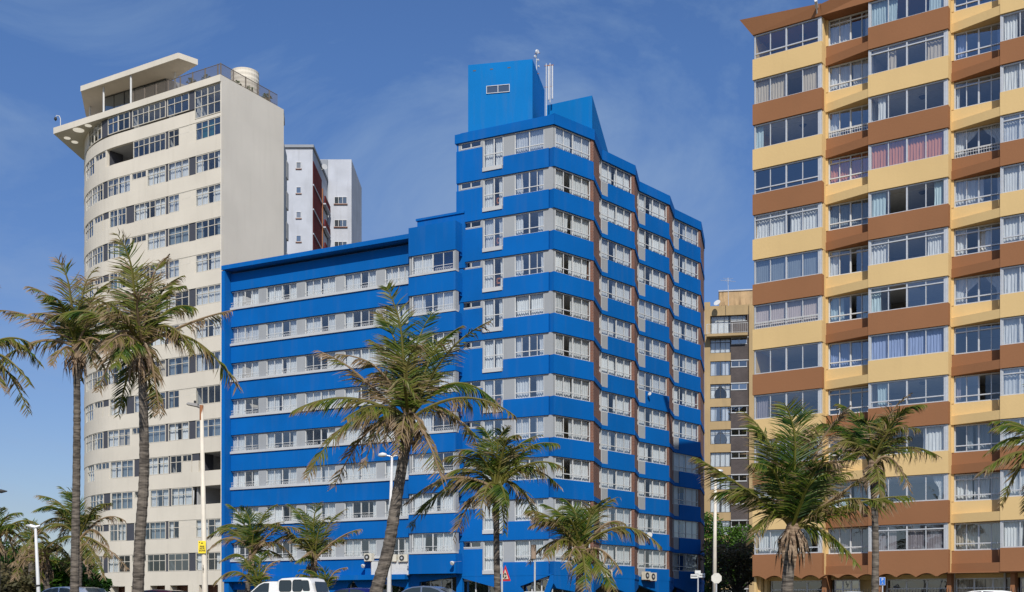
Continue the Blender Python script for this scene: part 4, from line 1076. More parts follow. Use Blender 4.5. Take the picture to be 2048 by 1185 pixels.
palm('largest palm, leaning right in front of the middle of the blue wing', 40, [(752, 1185), (776, 1100), (793, 1000), (806, 920)], (816, 850),
     [(798, 580, -5, -.8, .45), (770, 605, 0, .6, .2), (845, 612, 0, .4, .05), (875, 650, 10, .9, .1), (968, 637, 5, -.4, .6), (905, 640, 10, .3, .35), (652, 690, 0, .3, .8), (752, 660, 10, .9, .3), (700, 712, 25, -.8, .9),
      (590, 828, 42, -.5, .55), (620, 960, 78, -.7, .6), (662, 972, 65, .6, .85), (735, 945, 55, -1.2, .9), (893, 988, 45, -1, .85), (1002, 812, 75, .5, .2), (1030, 838, 50, -.6, .7), (950, 880, 60, .8, .8),
      (820, 700, 0, -1.2, .6), (800, 920, 20, -1.2, .95), (770, 900, 30, -.8, .9), (850, 880, 30, -1, .9)], seed=5, extra=6, r0=.235, r1=.165, skirt=2.0)
palm('medium palm with a thin upright trunk in front of the blue tower corner', 46, [(995, 1185), (993, 1100), (993, 1040)], (992, 985),
     [(940, 838, 0, .5, .35), (975, 840, 0, .2, .15), (1000, 850, 5, -.4, .35), (1100, 880, 30, .3, .3), (1065, 860, 10, .5, .5), (1128, 938, 35, -.3, .5), (1122, 975, 45, .3, .6), (820, 1055, 60, .2, .3), (815, 1010, 45, -.5, .8), (890, 920, 30, -.5, .5),
      (905, 1080, 45, .4, .8), (1010, 1070, 40, -1.2, .5), (960, 1040, 40, -1, .7), (930, 900, 20, -.8, .3), (1080, 1050, 50, .8, .6), (870, 960, 40, .9, .6)], seed=6, extra=5, r0=.135, r1=.11, scale=.85)
palm('low bushy palm in front of the brick step of the blue tower', 44, [(1158, 1185), (1160, 1150)], (1163, 1115),
     [(1105, 1000, 0, .4, .2), (1145, 990, 0, .2, .1), (1200, 990, 5, -.4, .45), (1175, 1000, 0, .9, .15), (1220, 985, 5, .6, .6), (1055, 1020, 25, .3, .6), (1062, 1055, 40, -.6, .7), (1320, 1095, 55, -.3, .7), (1250, 1045, 30, .4, .8), (1060, 1125, 40, .5, .85),
      (1240, 1150, 35, -.5, .8), (1090, 1120, 40, -.9, .7), (1130, 1140, 30, -1, .8), (1200, 1150, 30, .6, .8), (1120, 1030, 20, -.8, .3)], seed=7, extra=5, r0=.17, r1=.13, scale=.8)
palm('stout palm with a fat shaggy trunk at the left end of the yellow building', 37, [(1574, 1185), (1578, 1130)], (1586, 1068),
     [(1575, 808, 0, -1.0, .2), (1600, 812, 3, .5, .35), (1620, 840, 6, .2, .3), (1515, 812, 5, .4, .45), (1545, 840, 0, .9, .15), (1540, 920, 10, -.8, .1), (1668, 812, 5, -.6, .85), (1710, 890, 5, .3, .4), (1700, 930, 12, .8, .35), (1390, 918, 8, -.3, .55),
      (1812, 995, 18, -.4, .5), (1745, 935, -5, -.6, .8), (1500, 1085, 50, -.4, .6), (1520, 1000, 35, .9, .3), (1640, 900, 5, -1, .25), (1610, 950, 5, -1.3, .1), (1480, 970, 30, .7, .4), (1660, 1000, 25, .8, .5)], ll=1.0, seed=8, extra=6, r0=.20, r1=.17, skirt=2.0)
palm('slim upright palm in front of the yellow building, right of the stout palm', 42, [(1750, 1185), (1751, 1080), (1748, 1000)], (1745, 935),
     [(1700, 798, 8, .3, .1), (1725, 830, 5, -.4, .1), (1795, 785, -5, -.3, .9), (1810, 865, 8, .3, .35), (1888, 915, 30, .2, .65), (1660, 850, 35, .5, .2), (1650, 905, 35, -.3, .7), (1670, 960, 40, .6, .85), (1815, 985, 45, -.3, .75), (1740, 1005, 20, -1.2, .55),
      (1760, 820, 5, .8, .2), (1690, 880, 30, 1, .3), (1780, 850, 5, -.7, .6), (1640, 960, 50, .5, .8), (1775, 1000, 40, .6, .7)], seed=9, extra=5, r0=.135, r1=.11, scale=.85)
palm('palm just outside the right edge, its fronds hanging over the yellow facade', 40, [(2110, 1185), (2108, 1050)], (2105, 925),
     [(1992, 855, 35, .3, .3), (1950, 955, 35, -.3, .6), (1985, 905, 45, .6, .4), (2010, 1010, 60, .3, .7), (2080, 760, 5, 0, .3), (2200, 820, 20, .3, .3), (2250, 920, 40, 0, .5), (2230, 1010, 50, 0, .6), (2020, 830, 20, .7, .3)], seed=10, extra=4)
palm('small palm by the left end of the blue wing, under the yellow pole sign', 60, [(494, 1185), (500, 1150)], (503, 1118),
     [(468, 1003, 0, .3, .15), (500, 1010, 0, -.3, .1), (538, 1003, 5, .3, .3), (560, 1040, 10, -.4, .6), (412, 1080, 45, .2, .5), (415, 1110, 40, -.4, .8), (585, 1120, 40, .3, .75), (480, 1040, 0, .9, .1), (600, 1060, 30, -.3, .8), (520, 1040, 5, -.7, .2), (440, 1050, 30, .8, .3)], ll=.75, seed=12, extra=2, r0=.15, r1=.12, scale=.6)
palm('small palm behind the white pickup, in front of the blue wing', 60, [(629, 1185), (630, 1160)], (628, 1130),
     [(590, 1003, 0, .3, .2), (630, 1000, 0, -.3, .35), (608, 1010, 0, .8, .2), (680, 1012, 5, .3, .6), (540, 1045, 20, -.3, .5), (722, 1058, 15, .2, .8), (535, 1095, 45, .4, .7), (650, 1030, 5, -.6, .4), (595, 1080, 20, -.8, .5), (690, 1080, 20, .7, .7)], ll=.75, seed=13, extra=2, r0=.15, r1=.12, scale=.6)
palm('lowest palm shoot between the two small palms, mostly hidden behind the pickup', 58, [(515, 1210), (515, 1205)], (516, 1190),
     [(520, 1095, 5, .3, .25), (500, 1130, 15, -.3, .4), (545, 1115, 5, .4, .9), (450, 1120, 45, .2, .4), (430, 1170, 40, -.2, .6), (475, 1165, 30, .6, .6), (535, 1150, 5, -.5, .2)], ll=.7, seed=14, extra=1, r0=.16, r1=.14, skirt=.2, scale=.5, nuts=False)
palm('low palm shoot right of the white pickup canopy', 58, [(650, 1215), (650, 1210)], (652, 1195),
     [(680, 1130, 5, .2, .9), (650, 1128, 0, -.2, .2), (590, 1150, 15, .3, .5), (610, 1135, 10, .2, .1), (665, 1150, 5, -.4, .3)], ll=.6, seed=15, extra=0, r0=.15, r1=.13, skirt=.2, scale=.5, nuts=False)
# background palms at left
palm('palm behind the straight trunk at lower left, its crown against the sky', 62, [(156, 1185), (158, 1140)], (158, 1085),
     [(130, 968, 0, .3, .2), (155, 975, 0, -.3, .2), (82, 985, 15, .3, .5), (85, 1020, 35, -.4, .15), (205, 1000, 5, .4, .45), (195, 1030, 20, -.3, .5), (248, 1042, 30, .3, .9), (218, 1105, 40, .2, .9), (38, 1120, 60, -.2, .7), (60, 1060, 40, .7, .7), (262, 1140, 20, -.5, .95), (110, 1100, 50, .6, .6), (120, 1010, 5, .9, .2)], ll=.8, seed=16, extra=4, r0=.2, r1=.15)
palm('far palm behind the white lamp pole at lower left', 70, [(62, 1185), (63, 1150)], (63, 1095),
     [(60, 1032, 0, .2, .1), (30, 1070, 15, .3, .3), (95, 1075, 20, .3, .4), (20, 1110, 25, -.2, .5), (110, 1115, 30, .3, .6), (45, 1060, 5, .5, .2), (80, 1055, 5, -.4, .2)], ll=.8, seed=17, extra=2, scale=.7)
palm('palm at the lower left corner in front of the dark trees', 58, [(-8, 1185), (-6, 1120)], (-5, 1085),
     [(25, 1020, 10, .3, .3), (0, 1010, 0, -.3, .4), (-40, 1030, 10, 0, .3), (75, 1050, 25, .3, .6), (60, 1110, 40, -.3, .7), (30, 1150, 50, .4, .8), (-60, 1100, 40, 0, .6), (5, 1140, 30, -.8, .8)], ll=.85, seed=18, extra=4, scale=.8)
palm('dark drooping palm low at the left, beside the hedge of shrubs', 64, [(95, 1185), (93, 1165)], (92, 1130),
     [(40, 1120, 30, .3, .7), (30, 1165, 40, -.3, .8), (135, 1120, 35, .3, .5), (150, 1150, 45, -.3, .6), (70, 1085, 15, .4, .6), (110, 1085, 15, -.5, .5), (90, 1170, 30, -.6, .8)], ll=.85, seed=19, extra=4, scale=.7)
palm('thin young palm between the straight trunk and the cream building', 68, [(170, 1185), (170, 1165)], (170, 1140),
     [(168, 1078, 0, .2, .1), (155, 1090, 5, .3, .1), (182, 1095, 5, -.3, .3), (150, 1130, 20, .3, .6), (190, 1140, 20, .2, .7)], ll=.7, seed=20, extra=1, scale=.5)

# ================================================================== TREES AND SHRUBS
def tree(label, c, r, h, n, mat='leaf', size=.16, blobs=9, seed=1, group=None, name='broadleaf_tree', cat='tree', lo=0, hi=1, sq=.8):
    global R
    sv = R; R = random.Random(seed)
    x, y = c; e = empty(name, (x, y, 0), label, cat, group)
    b = MB(); t = []
    tips = []
    for i in range(blobs):
        a = R.uniform(0, 6.28); q = R.uniform(.2, 1); p = Vector((x+math.cos(a)*r*q, y+math.sin(a)*r*q*.8, h*(.35+.55*R.random())+ (1-q)*h*.12))
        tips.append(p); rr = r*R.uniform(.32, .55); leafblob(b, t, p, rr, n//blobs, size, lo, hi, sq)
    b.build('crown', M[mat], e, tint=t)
    b = MB(); fork = Vector((x, y, h*.3)); b.tube([(x, y, 0), (x+.1, y, h*.15), fork], [.3, .24, .2], 8)
    for p in tips: m = (fork+p)/2+Vector((R.uniform(-.3, .3), 0, .2)); b.tube([fork, m, p], [.12, .08, .03], 6)
    b.build('trunk', M['bark'], e)
    R = sv
    return e
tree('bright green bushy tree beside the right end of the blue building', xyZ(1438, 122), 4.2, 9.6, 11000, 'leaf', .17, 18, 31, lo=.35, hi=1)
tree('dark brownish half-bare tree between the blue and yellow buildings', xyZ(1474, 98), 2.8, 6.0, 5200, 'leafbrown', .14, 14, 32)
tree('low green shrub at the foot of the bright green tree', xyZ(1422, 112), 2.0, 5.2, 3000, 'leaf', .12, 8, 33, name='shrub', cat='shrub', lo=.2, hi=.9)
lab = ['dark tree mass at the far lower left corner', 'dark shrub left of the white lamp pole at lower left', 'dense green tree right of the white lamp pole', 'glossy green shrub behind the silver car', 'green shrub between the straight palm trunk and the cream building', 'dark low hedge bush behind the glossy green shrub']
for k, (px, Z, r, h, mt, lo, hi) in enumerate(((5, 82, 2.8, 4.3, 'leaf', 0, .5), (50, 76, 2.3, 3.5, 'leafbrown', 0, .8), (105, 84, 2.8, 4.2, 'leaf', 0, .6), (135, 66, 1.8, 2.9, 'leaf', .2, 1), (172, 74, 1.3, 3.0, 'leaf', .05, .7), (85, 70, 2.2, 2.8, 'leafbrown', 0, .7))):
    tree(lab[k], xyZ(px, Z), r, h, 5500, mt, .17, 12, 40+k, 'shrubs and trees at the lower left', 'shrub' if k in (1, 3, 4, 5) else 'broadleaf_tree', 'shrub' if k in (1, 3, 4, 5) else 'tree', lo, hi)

# ================================================================== LAMPS, SIGNS
PC = plain('cream_painted_pole', (.62, .56, .46), .6, 0, .15, 2)
def textobj(s, size, mat, parent, loc, rot, align='CENTER', name='lettering'):
    cu = bpy.data.curves.new(name, 'FONT'); cu.body = s; cu.size = size; cu.align_x = align; cu.align_y = 'CENTER'; cu.extrude = .003; cu.offset = size*.02
    tmp = bpy.data.objects.new(name, cu); C.objects.link(tmp)
    bpy.context.view_layer.update()
    me = bpy.data.meshes.new_from_object(tmp.evaluated_get(bpy.context.evaluated_depsgraph_get()))
    bpy.data.objects.remove(tmp); me.materials.clear(); me.materials.append(mat)
    o = bpy.data.objects.new(name, me); C.objects.link(o); o.parent = parent
    base = parent.matrix_basis.translation; o.location = Vector(loc)-base; o.rotation_euler = rot
    return o
Z = 36.; a = P(410, 1185, Z); top = P(403, 815, Z)
e = empty('street_lamp', (a.x+.0, Z, 0), 'tall rust-stained cream street lamp in front of the cream building', 'street lamp')
b = MB(); b.tube([(a.x+.02, Z, 0), (a.x, Z, a.z), top], [.1, .095, .055], 12); b.build('pole', PC, e, smooth=True)
b = MB(); b.tube([top+Vector((0, 0, .06)), top+Vector((0, 0, -.4))], .058, 10); b.build('rusty_collar', M['rust'], e)
b = MB(); l = P(374, 808, Z); b.tube([top+Vector((0, 0, -.02)), top+Vector((-.14, 0, .04))], .04, 8)
b.hexa([l+Vector((0, -.12, -.03)), top+Vector((-.08, -.13, .0)), top+Vector((-.08, .13, .0)), l+Vector((0, .12, -.03)), l+Vector((.05, -.09, .03)), top+Vector((-.1, -.1, .1)), top+Vector((-.1, .1, .1)), l+Vector((.05, .09, .03))])
hd_ = b.build('lamp_head', plain('weathered_lamp_housing', (.22, .21, .2), .7), e)
b = MB(); b.tube([top+Vector((-.2, 0, .09)), top+Vector((-.2, 0, .2))], .035, 8); b.build('photocell', M['black'], e)
b = MB(); b.hexa([l+Vector((.05, -.09, -.045)), l+Vector((.25, -.09, -.02)), l+Vector((.25, .09, -.02)), l+Vector((.05, .09, -.045)), l+Vector((.05, -.09, -.03)), l+Vector((.25, -.09, -.01)), l+Vector((.25, .09, -.01)), l+Vector((.05, .09, -.03))]); b.build('lens', M['white'], e)
blk = plain('black_lettering', (.02, .02, .02), .6)
for k, ch in enumerate('121'):
    q = P(408, 1133+k*5.5, Z); textobj(ch, .1, blk, e, (q.x, Z-.098, q.z), (math.pi/2, 0, 0), name='number')
q = P(406.2, 1095, Z)
sg = empty('pole_sign', (q.x, Z-.13, q.z), 'yellow FREE WI-FI ZONE sign fixed to the cream lamp pole', 'sign')
b = MB(); b.box(q.x-.115, q.x+.115, Z-.125, Z-.115, q.z-.19, q.z+.19); b.build('panel', plain('yellow_sign_paint', (.88, .66, .03), .5, 0, .03), sg)
b = MB(); b.box(q.x-.03, q.x+.03, Z-.115, Z-.09, q.z+.1, q.z+.14); b.box(q.x-.03, q.x+.03, Z-.115, Z-.09, q.z-.14, q.z-.1); b.build('clamp', M['rust'], sg)
for k, s in enumerate(('FREE', 'WI-FI', 'ZONE')): textobj(s, .068, blk, sg, (q.x, Z-.129, q.z+.015-k*.062), (math.pi/2, 0, 0))
b = MB()
for r in (.022, .04): b.tube([(q.x+r*math.cos(t), Z-.13, q.z+.1+r*.8*math.sin(t)) for t in [math.pi*(.15+.7*i/8) for i in range(9)]], .005, 4)
b.disc((q.x, Z-.129, q.z+.1), (0, 1, 0), .008, 8, 0, .006); b.disc((q.x-.075, Z-.129, q.z+.145), (0, 1, 0), .016, 10, 0, .006); b.build('emblem', blk, sg)

Z = 52.; a = P(778, 1185, Z); top = P(784, 915, Z)
e = empty('street_lamp', (a.x-.02, Z, 0), 'white double-headed street lamp beside the leaning palm trunk', 'street lamp')
b = MB(); b.tube([(a.x-.02, Z, 0), (a.x, Z, a.z), P(780, 1060, Z), top], [.11, .1, .09, .05], 12); b.build('pole', M['white'], e, smooth=True)
b = MB()
for sgn in (-1, 1): b.tube([top, top+Vector((sgn*.12, 0, .06)), top+Vector((sgn*.3, 0, .08))], .03, 8)
b.build('bracket', M['alu'], e)
for sgn in (-1, 1):
    b = MB(); q0 = top+Vector((sgn*.22, 0, .08)); b.tube([q0+Vector((sgn*d, 0, zz)) for d, zz in ((0, 0), (.06, .02), (.2, .03), (.34, .01), (.4, -.01))], [.03, .08, .11, .08, .02], 12); b.build('lamp_head', M['white'], e, smooth=True)
b = MB(); b.tube([(a.x+.02, Z, P(780, 1120, Z).z), (a.x+.02, Z, P(780, 1122, Z).z)], .12, 12); b.build('strap', M['rust'], e)

Z = 55.; a = P(1428.5, 1185, Z); top = P(1431, 945, Z)
e = empty('street_lamp', (a.x, Z, 0), 'thin cream street lamp in front of the tan building', 'street lamp')
b = MB(); b.tube([(a.x, Z, 0), top], [.11, .06], 12); b.build('pole', PC, e, smooth=True)
b = MB(); b.tube([top, top+Vector((0, 0, .08))], .05, 8); b.build('bracket', M['alu'], e)
for sgn in (-1, 1):
    b = MB(); b.tube([top+Vector((sgn*d, 0, zz)) for d, zz in ((0.02, .05), (.15, .07), (.3, .06), (.36, .04))], [.03, .07, .07, .02], 10); b.build('lamp_head', M['alu'], e, smooth=True)
Z = 37.; a = P(77, 1185, Z); top = P(71, 1055, Z)
e = empty('street_lamp', (a.x, Z, 0), 'short white pole in front of the dark shrubs at lower left', 'street lamp')
b = MB(); b.tube([(a.x+.03, Z, 0), a, top], [.065, .06, .04], 12); b.build('pole', M['white'], e, smooth=True)
b = MB(); b.tube([top+Vector((-.3, 0, .06)), top+Vector((-.15, 0, .04)), top, top+Vector((.15, 0, .05))], [.02, .07, .06, .03], 10); b.build('lamp_head', M['alu'], e)
b = MB(); q = P(75, 1170, Z); b.tube([q, q+Vector((0, 0, -.05))], .085, 10); b.build('strap', M['black'], e)
Z = 40.; top = P(-30, 985, Z)
e = empty('street_lamp', (top.x, Z, 0), 'street lamp at the far left edge with only its head tip in view', 'street lamp')
b = MB(); b.tube([(top.x, Z, 0), top], [.1, .05], 12); b.build('pole', PC, e)
b = MB(); q = P(14, 983, Z); b.tube([top, top+Vector((.35, 0, .05)), q+Vector((-.2, 0, 0)), q], [.03, .05, .07, .02], 10); b.build('lamp_head', M['black'], e)

# warning triangle
Z = 43.; a = P(1004, 1185, Z)
e = empty('road_sign', (a.x, Z, 0), 'red-bordered triangular roundabout warning sign beside the thin palm trunk', 'sign')
b = MB(); b.tube([(a.x, Z, 0), (a.x, Z, P(1004, 1135, Z).z)], .035, 8); b.build('post', M['alu'], e)
c = P(1010.5, 1147, Z); fs_ = Frame((c.x, c.y-.06), math.radians(-48))
sz = 15*Z/F_PX
def tri(b, s, v, th=.01): b.slabpoly(fs_, [(-s*.98, -s), (s*.98, -s), (0, s)], v-th, v)
def shift(b, dz): b.v = [(x, y, z+dz) for x, y, z in b.v]
b = MB(); tri(b, sz*1.05, 0); shift(b, c.z); b.build('border', plain('red_sign_paint', (.65, .03, .03), .5), e)
b = MB(); b.slabpoly(fs_, [(-sz*.62, -sz*.78), (sz*.62, -sz*.78), (0, sz*.5)], .0, .012); shift(b, c.z); b.build('panel', plain('pale_sign_paint', (.72, .62, .50), .5), e)
b = MB()
for k in range(3):
    an = [math.radians(k*120+20+i*12) for i in range(8)]; b.tube([fs_.p(.08*math.cos(t), .02, c.z-.09+.08*math.sin(t)) for t in an], [.016]*6+[.03, .004], 6)
b.build('arrows', blk, e)
# brown edge-on sign with cylinder box
Z = 44.; a = P(1069, 1185, Z); top = P(1070, 1092, Z)
e = empty('road_sign', (a.x, Z, 0), 'grey-brown back of a sign on a thin post, left of the low bushy palm', 'sign')
b = MB(); b.tube([(a.x, Z, 0), top], .035, 8); b.build('post', M['alu'], e)
b = MB(); b.tube([P(1067, 1118, Z)+Vector((0, 0, 0)), P(1067, 1090, Z)], .1, 12); b.build('sign_back', plain('weathered_sign_back', (.30, .22, .16), .8), e)
# street-name sign
Z = 57.; a = P(1396, 1185, Z); 
e = empty('street_name_sign', (a.x, Z, 0), 'white street-name sign with two blades beside the shaded end of the blue tower', 'sign')
b = MB(); b.tube([(a.x, Z, 0), P(1396, 1150, Z)], .035, 8); b.build('post', M['alu'], e)
q0 = P(1381, 1157, Z); q1_ = P(1396, 1149, Z); wh = plain('white_sign_plate', (.66, .66, .63), .5)
b = MB(); b.box(q0.x, a.x-.01, Z-.06, Z-.04, q0.z, q1_.z); bl1 = b.build('blade', wh, e)
b = MB(); q2_ = P(1409.5, 1149, Z); b.box(a.x+.01, q2_.x, Z-.06, Z-.04, q0.z+.04, q2_.z+.04); b.build('blade', wh, e)
b = MB(); q3_ = P(1389.5, 1148, Z); q4_ = P(1401, 1141.5, Z); b.box(q3_.x, q4_.x, Z-.05, Z-.03, q3_.z, q4_.z); b.build('plate', wh, e)
b = MB(); rr_ = random.Random(5)
for x0_, x1_, zc_ in ((q0.x+.03, a.x-.05, (q0.z+q1_.z)/2), (a.x+.06, q2_.x-.04, (q0.z+q2_.z)/2+.04)):
    x = x0_
    while x < x1_: w_ = rr_.uniform(.015, .03); b.box(x, x+w_, Z-.064, Z-.061, zc_-.035, zc_+.035); x += w_+.018
b.build('weathered_lettering', blk, e)
# octagonal sign back
Z = 53.; c = P(1433, 1157, Z)
e = empty('road_sign', (c.x, Z, 0), 'pale back of an octagonal stop sign behind the thin cream lamp pole', 'sign')
b = MB(); b.tube([(c.x, Z+.05, 0), (c.x, Z+.05, c.z)], .035, 8); b.build('post', M['alu'], e)
b = MB(); r = 11*Z/F_PX; n = 8; vs = [(c.x+r*math.cos(math.pi/8+i*math.pi/4), Z, c.z+r*math.sin(math.pi/8+i*math.pi/4)) for i in range(8)]
b.add(vs+[(x, y+.012, z) for x, y, z in vs], [tuple(range(8)), tuple(range(15, 7, -1))]+[(i, 8+i, 8+(i+1) % 8, (i+1) % 8) for i in range(8)]); b.build('panel', plain('pale_sign_back', (.62, .60, .53), .6), e)
# moving the thin lamp in front is real: lamp at 55 m, sign at 57 m
# parking sign
Z = 50.; c = P(1764, 1163, Z)
e = empty('road_sign', (c.x, Z, 0), 'blue parking sign with a white P in front of the yellow building', 'sign')
b = MB(); b.tube([(c.x+.02, Z, 0), (c.x+.02, Z, c.z)], .03, 8); b.build('post', M['alu'], e)
b = MB(); b.box(c.x-.125, c.x+.125, Z-.05, Z-.035, c.z-.17, c.z+.17); b.build('border', wh, e)
b = MB(); b.box(c.x-.113, c.x+.113, Z-.054, Z-.05, c.z-.158, c.z+.158); b.build('panel', plain('blue_sign_paint', (.01, .14, .55), .5), e)
textobj('P', .17, M['white'], e, (c.x, Z-.058, c.z+.06), (math.pi/2, 0, 0))
b = MB(); b.tube([(c.x-.0, Z-.058, c.z-.03), (c.x, Z-.058, c.z-.08), (c.x-.04, Z-.058, c.z-.13)], .011, 5); b.tube([(c.x, Z-.058, c.z-.08), (c.x+.04, Z-.058, c.z-.13)], .011, 5); b.build('arrow', M['white'], e)

# ================================================================== VEHICLES
def carpaint(name, col, metal=.0, rough=.25):
    m, nt, b = nmat(name); b.inputs['Base Color'].default_value = (*col, 1); b.inputs['Roughness'].default_value = rough; b.inputs['Metallic'].default_value = metal
    b.inputs['Coat Weight'].default_value = .6; b.inputs['Coat Roughness'].default_value = .05
    n = nt.nodes.new('ShaderNodeTexNoise'); n.inputs['Scale'].default_value = 3; mr = nt.nodes.new('ShaderNodeMapRange'); mr.inputs[3].default_value = rough*.8; mr.inputs[4].default_value = rough*1.5
    nt.links.new(n.outputs['Fac'], mr.inputs[0]); nt.links.new(mr.outputs[0], b.inputs['Roughness'])
    return m
CG = plain('car_glass', (.03, .04, .045), .06, 0, .02)
def loft(b, prof, half, tum=0., n_in=.08):
    """profile (x,z) closed polygon; section rounded towards the sides"""
    n = len(prof); ys = [(-half, .93), (-half+n_in, .985), (-half+n_in*3, 1), (half-n_in*3, 1), (half-n_in, .985), (half, .93)]
    cx = sum(p[0] for p in prof)/n; cz = min(p[1] for p in prof)
    vs = []
    for y, k in ys:
        for x, z in prof: vs.append((cx+(x-cx)*(1-(1-k)*.5), y*(1-tum*max(0, (z-cz))), cz+(z-cz)*k))
    m = len(ys); fs = [(i*n+j, i*n+(j+1) % n, (i+1)*n+(j+1) % n, (i+1)*n+j) for i in range(m-1) for j in range(n)]
    fs += [tuple(range(n-1, -1, -1)), tuple((m-1)*n+j for j in range(n))]
    b.add(vs, fs)
def quad_side(b, pts, half, tum, cz, off=.012, sides=(-1, 1)):
    for s in sides:
        vs = [(x, s*(half*(1-tum*max(0, z-cz))+off), z) for x, z in pts]; n = len(vs)
        b.add(vs, [tuple(range(n)) if s < 0 else tuple(range(n-1, -1, -1))])
def wheels(e, xs, half, r=.32):
    for x in xs:
        for s in (-1, 1):
            b = MB(); b.tube([(x, s*(half-.18), r), (x, s*(half-.16), r), (x, s*(half+.0), r), (x, s*(half+.02), r)], [r*.93, r, r, r*.9], 22); w = b.build('wheel', M['black'], e, local=True)
            b = MB(); b.tube([(x, s*(half+.0), r), (x, s*(half+.03), r)], [r*.6, r*.55], 16); b.build('rim', M['chrome'], w, local=True)
def sedan(loc, rz, paintm, label, roof=1.42, L_=4.3, hatch=False):
    e = empty('parked_car', loc, label, 'car', 'cars parked along the kerb', rz); half = .86; k = roof/1.42
    body = [(-2.15, .35), (-2.15, .62), (-2.0, .72), (-1.1, .88), (-.4, .92), (1.2, .95), (1.75, .96), (2.12, .9), (2.17, .6), (2.13, .3), (1.7, .22), (-1.7, .22)]
    body = [(x*L_/4.3, z*k) for x, z in body]
    b = MB(); loft(b, body, half, .0); b.build('body', paintm, e, local=True, smooth=False)
    if hatch: cab = [(-1.15, .88), (-.45, 1.30), (-.1, 1.385), (.5, 1.42), (1.2, 1.40), (1.6, 1.34), (1.95, .95)]
    else: cab = [(-1.15, .88), (-.5, 1.27), (-.15, 1.38), (.3, 1.42), (.75, 1.40), (1.15, 1.30), (1.85, .96)]
    cab = [(x*L_/4.3, z*k) for x, z in cab]
    b = MB(); loft(b, cab[::1], half-.05, .22); b.build('roof', paintm, e, local=True)
    cz = min(z for x, z in cab)
    b = MB()
    s1 = [(-.9, .98), (-.42, 1.24), (-.12, 1.33), (.28, 1.36), (.28, .98)]; s2 = [(.36, .98), (.36, 1.36), (.75, 1.34), (1.1, 1.24), (1.5, .99)]
    for s_ in (s1, s2): quad_side(b, [(x*L_/4.3, z*k) for x, z in s_], half-.05, .22, cz, .006)
    b.build('side_window', CG, e, local=True)
    b = MB(); hw = .62
    def strip(a, c, off):
        (xa, za), (xc, zc2) = a, c; d = math.hypot(xc-xa, zc2-za); nx, nz = -(zc2-za)/d*off, (xc-xa)/d*off
        b.add([(xa+nx, -hw, za+nz), (xa+nx, hw, za+nz), (xc+nx, hw*.9, zc2+nz), (xc+nx, -hw*.9, zc2+nz)], [(0, 3, 2, 1)])
    strip((cab[0][0]+.1, cab[0][1]+.07), (cab[1][0], cab[1][1]-.0), .02); strip((cab[-2][0], cab[-2][1]-.0), (cab[-1][0]-.1, cab[-1][1]+.06), .02)
    b.build('windscreen', CG, e, local=True)
    for s in (-1, 1):
        b = MB(); b.box(-2.17*L_/4.3, -2.0*L_/4.3, s*.6-.14, s*.6+.14, .58*k, .7*k); b.build('headlight', M['chrome'], e, local=True)
        b = MB(); b.box(2.08*L_/4.3, 2.185*L_/4.3, s*.66-.1, s*.66+.1, .68*k, .82*k); b.build('tail_light', plain('red_lens', (.5, .02, .02), .3), e, local=True)
        b = MB(); b.box(-.85, -.7, s*(half+.02), s*(half+.16), .93*k, 1.04*k); b.build('mirror', paintm, e, local=True)
    wheels(e, (-1.35*L_/4.3, 1.35*L_/4.3), half)
    return e
RD = math.radians(-18)
silver = carpaint('silver_car_paint', (.50, .53, .58), .6, .3); navy = carpaint('navy_car_paint', (.01, .015, .12), .2, .2); greyc = carpaint('grey_blue_car_paint', (.22, .26, .33), .6, .25)
wht = carpaint('white_car_paint', (.78, .78, .76), 0, .35); redc = carpaint('maroon_car_paint', (.16, .01, .02), .3, .25)
def carat(px, ytop, Z, *a, **k):
    q = xyZ(px, Z); top = CAMZ+(HY-ytop)/F_PX*Z; return sedan((q[0], q[1], 0), RD, *a, roof=top, **k)
carat(128, 1174, 52, silver, 'silver car behind the straight palm trunk at lower left', hatch=True)
carat(306, 1180, 56, redc, 'dark red car whose roof shows beside the curved palm foot', L_=3.9, hatch=True)
carat(700, 1176.5, 56, navy, 'navy blue car parked right behind the white pickup', hatch=True)
carat(842, 1172.5, 53, greyc, 'grey-blue sedan right of the leaning palm trunk')
carat(1948, 1181, 56, wht, 'white car whose roof shows at the lower right by the fence', hatch=True)
carat(1692, 1183, 60, silver, 'silver car barely visible between the two palms by the yellow building', L_=4.0)
# pickup with canopy
Z = 54.; q = xyZ(578, Z); 
pk = empty('pickup_truck', (q[0]-.3, q[1], 0), 'white pickup truck with a white canopy over its load bed', 'pickup truck', None, RD); pk.scale = (.88, 1, 1)
half = .86; k = (CAMZ+(HY-1156.5)/F_PX*Z)/1.72
b = MB(); loft(b, [(x, z*k) for x, z in [(-2.6, .4), (-2.6, .75), (-2.5, .9), (-1.5, 1.02), (-1.1, 1.05), (2.3, 1.05), (2.35, .9), (2.35, .45), (2.0, .35), (-2.3, .35)]], half, 0); b.build('body', wht, pk, local=True)
b = MB(); cab = [(x, z*k) for x, z in [(-1.55, 1.02), (-.95, 1.45), (-.7, 1.54), (-.35, 1.57), (.15, 1.57), (.25, 1.05)]]; loft(b, cab, half-.05, .18); b.build('cab', wht, pk, local=True)
b = MB(); can = [(x, z*k) for x, z in [(.2, 1.04), (.22, 1.62), (.4, 1.69), (1.0, 1.72), (1.7, 1.715), (2.0, 1.66), (2.12, 1.5), (2.33, 1.06)]]; loft(b, can, half-.04, .08); b.build('canopy', wht, pk, local=True)
def rrect(x0, z0, x1, z1, r, sk=0):
    pts = []
    for cx_, cz_, a0 in ((x0+r, z0+r, 180), (x1-r, z0+r, 270), (x1-r, z1-r, 0), (x0+r, z1-r, 90)):
        for i in range(5):
            t = math.radians(a0+i*22.5); x = cx_+r*math.cos(t); z = cz_+r*math.sin(t); pts.append((x+sk*(z-z0), z*k))
    return pts
